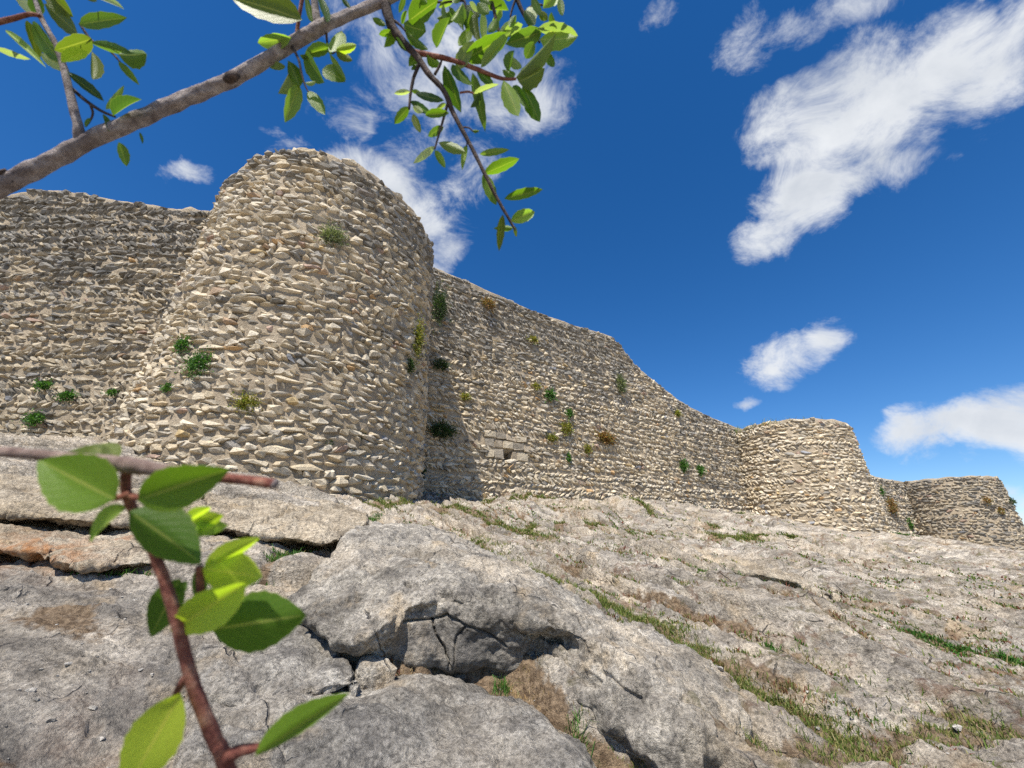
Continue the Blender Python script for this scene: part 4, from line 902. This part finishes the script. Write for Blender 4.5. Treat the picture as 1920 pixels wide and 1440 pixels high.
tb('twig', [(722, 8, 24, .735), (735, 50, 22, .735), (757, 80, 19, .735), (780, 104, 16, .735), (805, 140, 14, .73), (832, 170, 13, .73), (850, 212, 11, .73), (878, 264, 10, .725), (905, 318, 9, .72), (930, 368, 8, .72), (955, 412, 7, .72), (966, 432, 4, .72)], M_TWIG, rough=.2)
tb('twig', [(775, 98, 13, .735), (815, 105, 12, .735), (855, 115, 11, .735), (900, 132, 10, .735), (940, 147, 8, .735), (968, 148, 6, .735)], M_RED, rough=.15)
tb('twig', [(788, 116, 9, .735), (776, 145, 8, .735), (770, 175, 7, .735), (767, 205, 5, .735)], M_TWIG, rough=.2)
tb('twig', [(840, 192, 7, .73), (830, 228, 6, .73), (820, 262, 5, .73), (815, 280, 4, .73)], M_TWIG)
tb('twig', [(732, 35, 7, .735), (748, 45, 6, .735), (760, 58, 4, .735)], M_TWIG)
tb('twig', [(815, 140, 7, .73), (825, 122, 6, .73), (828, 112, 4, .73)], M_TWIG)
tb('twig', [(915, -25, 9, .74), (924, 10, 8, .74), (932, 45, 8, .74), (938, 64, 7, .74), (945, 66, 4, .74)], M_TWIG)
tb('twig', [(963, -20, 11, .75), (975, 12, 10, .75), (988, 38, 8, .75), (1000, 60, 7, .75), (1012, 80, 5, .75)], M_TWIG)
tb('twig', [(968, -5, 6, .75), (960, 18, 5, .75), (957, 32, 4, .75)], M_TWIG)
tb('twig', [(820, 4, 5, .74), (850, 3, 5, .74), (870, 2, 6, .74), (872, 20, 5, .74)], M_TWIG)
tb('twig', [(862, 174, 5, .73), (878, 172, 5, .73), (890, 176, 4, .73)], M_RED)
tb('twig', [(869, 238, 4, .725), (880, 240, 3.5, .725), (887, 247, 3, .725)], M_TWIG)
tb('twig', [(876, 262, 4, .725), (875, 275, 3, .725)], M_TWIG)
tb('twig', [(992, 15, 5, .75), (1005, 8, 5, .75), (1018, 10, 4, .75)], M_TWIG)
UL = [  # base, tip, width (photo pixels), colour, distance
 (62, 26, 28, -12, 18, 'w'), (70, 30, 66, -14, 26, 'd'), (138, 32, 88, -16, 34, 'o'), (145, 62, 90, 12, 32, 'o'), (172, 72, 110, 96, 38, 'o'), (163, 97, 118, 114, 24, 'y'), (148, 46, 230, 32, 30, 'g'), (170, 80, 245, 100, 20, 'g'), (222, 102, 273, 104, 34, 'g'), (222, 115, 258, 156, 15, 'g'),
 (172, 96, 176, 147, 22, 'o'), (126, 134, 190, 187, 18, 'b'), (60, 42, 110, 112, 28, 'g'), (50, 38, 72, 108, 20, 'o'), (10, 56, 80, 120, 14, 'l'), (76, 100, 124, 133, 24, 'w'), (-10, 90, 52, 110, 14, 'w'), (185, -4, 228, 14, 13, 'w'), (160, -6, 182, 2, 10, 'o'),
 (198, 205, 232, 165, 14, 'l'), (212, 217, 260, 186, 20, 'd'), (217, 224, 246, 213, 18, 'y'), (194, 214, 204, 244, 10, 'g'), (200, 228, 214, 243, 11, 'd'), (222, 266, 237, 309, 20, 'g'), (160, 238, 168, 222, 7, 'g'), (262, 248, 267, 268, 6, 'd'),
 (567, 38, 440, -6, 58, 'o'), (546, 70, 487, 80, 28, 'l'), (585, 42, 573, -10, 14, 'g'), (613, 42, 600, -8, 18, 'd'), (540, 113, 561, 158, 30, 'm'), (571, 102, 607, 152, 36, 'g'), (617, 88, 574, 102, 26, 'm'), (641, 58, 622, 99, 24, 'l'), (611, 80, 621, 101, 11, 'g'), (618, 101, 647, 148, 12, 'l'), (628, 94, 666, 85, 18, 'y'), (630, 97, 659, 114, 19, 'o'), (604, 130, 644, 148, 34, 'm'), (548, 120, 526, 173, 30, 'p'), (535, 124, 508, 128, 14, 'p'), (560, 158, 537, 224, 30, 'l'), (577, 170, 607, 211, 25, 'g'), (640, -8, 656, 14, 10, 'd'), (572, 155, 592, 154, 8, 'p'), (562, 103, 578, 106, 12, 'm'),
 (766, 40, 815, 2, 42, 'm'), (757, 44, 796, 60, 36, 'm'), (752, 44, 762, 22, 13, 'm'), (748, 24, 760, -8, 11, 'g'), (736, 60, 712, 64, 13, 'm'), (734, 60, 722, 86, 20, 'm'), (698, 34, 722, 47, 13, 'm'), (760, 58, 800, 92, 18, 'g'), (742, 70, 760, 94, 11, 'd'), (818, 90, 841, 36, 25, 'g'), (794, 100, 768, 122, 22, 'm'), (800, 102, 825, 122, 20, 'm'), (786, 118, 772, 131, 9, 'd'),
 (833, 122, 862, 205, 28, 'n'), (848, 120, 881, 161, 24, 'n'), (857, 130, 885, 78, 30, 'p'), (860, 86, 884, 54, 19, 'l'), (870, 113, 950, 66, 42, 'm'), (902, 127, 954, 63, 22, 'p'), (893, 130, 923, 158, 18, 'n'), (886, 136, 909, 238, 24, 'g'), (888, 176, 932, 160, 13, 'w'), (898, 172, 884, 200, 14, 'd'), (1016, 60, 953, 81, 34, 'g'), (944, 62, 978, 48, 26, 'p'), (1008, 54, 1078, 68, 30, 'p'), (1012, 74, 1077, 72, 34, 'l'), (1034, 22, 1042, 50, 13, 'm'), (1022, 95, 1038, 124, 18, 'g'), (966, 147, 1038, 70, 28, 'p'), (970, 150, 1018, 110, 34, 'l'), (972, 153, 1018, 132, 38, 'o'), (966, 143, 944, 134, 15, 'g'), (944, 150, 970, 212, 34, 'l'), (980, 158, 1010, 223, 30, 'n'), (962, 160, 990, 202, 20, 'n'), (950, 132, 962, 98, 22, 'g'), (978, 128, 954, 104, 19, 'p'), (985, 110, 1000, 80, 24, 'g'),
 (850, 0, 824, 12, 15, 'l'), (832, 8, 839, 44, 11, 'g'), (842, 12, 857, 41, 13, 'g'), (868, 5, 849, 39, 25, 'l'), (872, 12, 868, 56, 19, 'g'), (882, 18, 876, 56, 17, 'm'), (895, 22, 901, 80, 20, 'o'), (905, 20, 908, 78, 17, 'l'), (932, 34, 917, 60, 19, 'g'), (912, 18, 951, 18, 26, 'm'), (898, -6, 922, 7, 16, 'm'), (968, 28, 956, 50, 15, 'g'), (984, 18, 1002, 44, 20, 'd'), (990, 13, 1004, 33, 17, 'w'), (999, -8, 1015, 30, 17, 'g'), (1018, 16, 1046, -10, 30, 'l'), (1012, 20, 1026, 36, 15, 'o'), (1048, -4, 1055, 28, 16, 'g'), (880, 4, 896, 20, 12, 'w'), (895, 5, 915, 26, 20, 'm'), (925, -6, 940, 12, 14, 'g'), (860, -8, 850, 6, 12, 'm'), (948, 0, 962, -12, 12, 'l'), (782, -8, 800, 6, 18, 'm'), (870, 30, 885, 62, 16, 'd'),
 (778, 175, 829, 188, 15, 'b'), (769, 172, 741, 175, 11, 'w'), (772, 170, 787, 173, 9, 'm'), (767, 200, 741, 230, 20, 'm'), (768, 190, 806, 213, 17, 'b'), (775, 213, 787, 247, 16, 'o'), (797, 216, 839, 212, 18, 'm'), (774, 200, 792, 210, 14, 'w'), (836, 194, 819, 205, 9, 'p'), (832, 238, 804, 254, 16, 'g'), (822, 267, 869, 284, 22, 'p'), (816, 274, 778, 304, 16, 'w'), (815, 282, 835, 313, 15, 'm'), (875, 272, 867, 315, 12, 'l'), (886, 245, 898, 245, 7, 'm'), (899, 289, 951, 281, 15, 'l'), (907, 326, 969, 300, 28, 'm'), (906, 324, 929, 381, 26, 'm'), (945, 373, 1013, 356, 22, 'm'), (957, 415, 1000, 398, 28, 'l'), (943, 402, 936, 466, 18, 'o'), (962, 428, 928, 428, 13, 'm'), (965, 424, 968, 443, 8, 'o')]
r_ = np.random.default_rng(77)
for (bx_, by_, tx_, ty_, wp, cl) in UL:
    dd = .67 if bx_ < 300 else (.71 if bx_ < 680 else .735)
    leaf(ub, UO, bx_, by_, bx_+1.08*(tx_-bx_), by_+1.08*(ty_-by_), wp, dd+r_.uniform(-.012, .012), cl, r_, LEAFS)
for k_ in range(5):
    bx_, by_ = r_.uniform(835, 1045), r_.uniform(-14, 95)
    if bx_ > 950 and by_ > 70: continue
    an = r_.uniform(.3, 2.8); ln_ = r_.uniform(28, 46)
    leaf(ub, UO, bx_, by_, bx_+ln_*math.cos(an), by_+ln_*math.sin(an), r_.uniform(15, 24), .76+r_.uniform(-.02, .03), 'gmmolpnd'[r_.integers(8)], r_, LEAFS)
# ---- lower twig, nearer still
LO = np.array((-.12, .42, -1.45)); DL = .28
lb = root_empty('oak_sapling', tuple(LO), 'close blurred oak sprig with red-brown stem and bright green leaves at lower left', 'sapling')
def tl(name, pts, mat, **kw): return tube(name, [(at(u, v, q[0] if q else DL), px(w_, q[0] if q else DL)) for (u, v, w_, *q) in pts], mat, lb, origin=LO, **kw)
tube('stem', [(Vector(LO)+Vector((0, .02, -.1)), .012), (Vector((-.14, .40, -1.0)), .010), (Vector((-.155, .36, -.6)), .009), (at(540, 1800, .30), .0078), (at(428, 1448, .285), .0074), (at(402, 1385, .282), .0072), (at(372, 1310, .28), .0068), (at(350, 1240, .28), .0062), (at(332, 1165, .28), .0060), (at(312, 1100, .28), .0056), (at(292, 1045, .28), .0052), (at(265, 985, .278), .0046), (at(240, 935, .276), .0044), (at(236, 900, .275), .0046), (at(240, 876, .275), .0048)], M_RED, lb, 16, 8, .12, LO, .63)
tl('stem', [(-260, 815, 20, .262), (-60, 842, 20, .268), (40, 850, 20, .27), (120, 858, 21, .273), (200, 866, 25, .275), (240, 872, 30, .275), (290, 880, 26, .275), (340, 886, 23, .275)], M_BROWN, nseg=14, rough=.15)
tl('stem', [(330, 884, 23, .275), (380, 893, 21, .275), (440, 898, 19, .275), (500, 905, 19, .275), (516, 908, 18, .275)], M_RED, nseg=14, rough=.1)
tl('cut_end', [(513, 907, 19, .2745), (519, 909, 16, .2745)], M_STONE if False else M_BARK, nseg=10, sub=2)
tl('twig', [(378, 1150, 16, .29), (376, 1105, 15, .288), (374, 1062, 13, .286)], M_RED, nseg=9)
tl('twig', [(425, 1420, 26, .284), (448, 1408, 22, .282), (480, 1402, 16, .28), (500, 1398, 10, .279)], M_RED, nseg=9, rough=.25)
tl('twig', [(350, 1268, 16, .28), (335, 1290, 14, .279), (322, 1318, 10, .278)], M_RED, nseg=9)
tl('twig', [(246, 925, 14, .274), (225, 932, 12, .272), (208, 936, 9, .27)], M_RED, nseg=8)
tl('twig', [(246, 930, 14, .274), (262, 934, 12, .272), (276, 937, 9, .27)], M_RED, nseg=8)
LL = [(216, 936, 68, 862, 104, 'm', .258, 0, -.12), (258, 938, 428, 880, 84, 'm', .258, 1, .08), (243, 958, 380, 1056, 88, 'n', .262, 2, .35), (240, 950, 163, 1016, 30, 'l', .275, 4, .9), (205, 862, 112, 850, 46, 'o', .285, 0, .6), (220, 862, 170, 836, 46, 'o', .287, 3, .4),
      (352, 995, 428, 985, 32, 'l', .30, 3, .5), (350, 980, 395, 948, 22, 'y', .302, 4, .6), (352, 985, 420, 965, 34, 'y', .304, 1, .3), (382, 1070, 488, 1005, 36, 'y', .288, 4, .5), (380, 1066, 492, 1082, 74, 'y', .284, 3, .25), (462, 1092, 316, 1188, 76, 'y', .272, 2, -.25), (398, 1180, 577, 1152, 108, 'n', .29, 1, .15), (338, 1085, 280, 1197, 56, 'n', .30, 0, .3), (376, 1062, 372, 1140, 26, 'n', .295, 0, .2), (330, 1110, 352, 1090, 22, 'n', .30, 0, .2),
      (338, 1300, 232, 1490, 92, 'y', .268, 3, .2), (478, 1418, 656, 1296, 48, 'm', .27, 4, .55), (360, 1012, 375, 985, 20, 'l', .30, 1, .3)]
r_ = np.random.default_rng(78)
for (bx_, by_, tx_, ty_, wp, cl, dd, mi, ti) in LL: leaf(lb, LO, bx_, by_, tx_, ty_, wp, dd, cl, r_, BIGL, mi, ti, r_.uniform(-.05, .05))
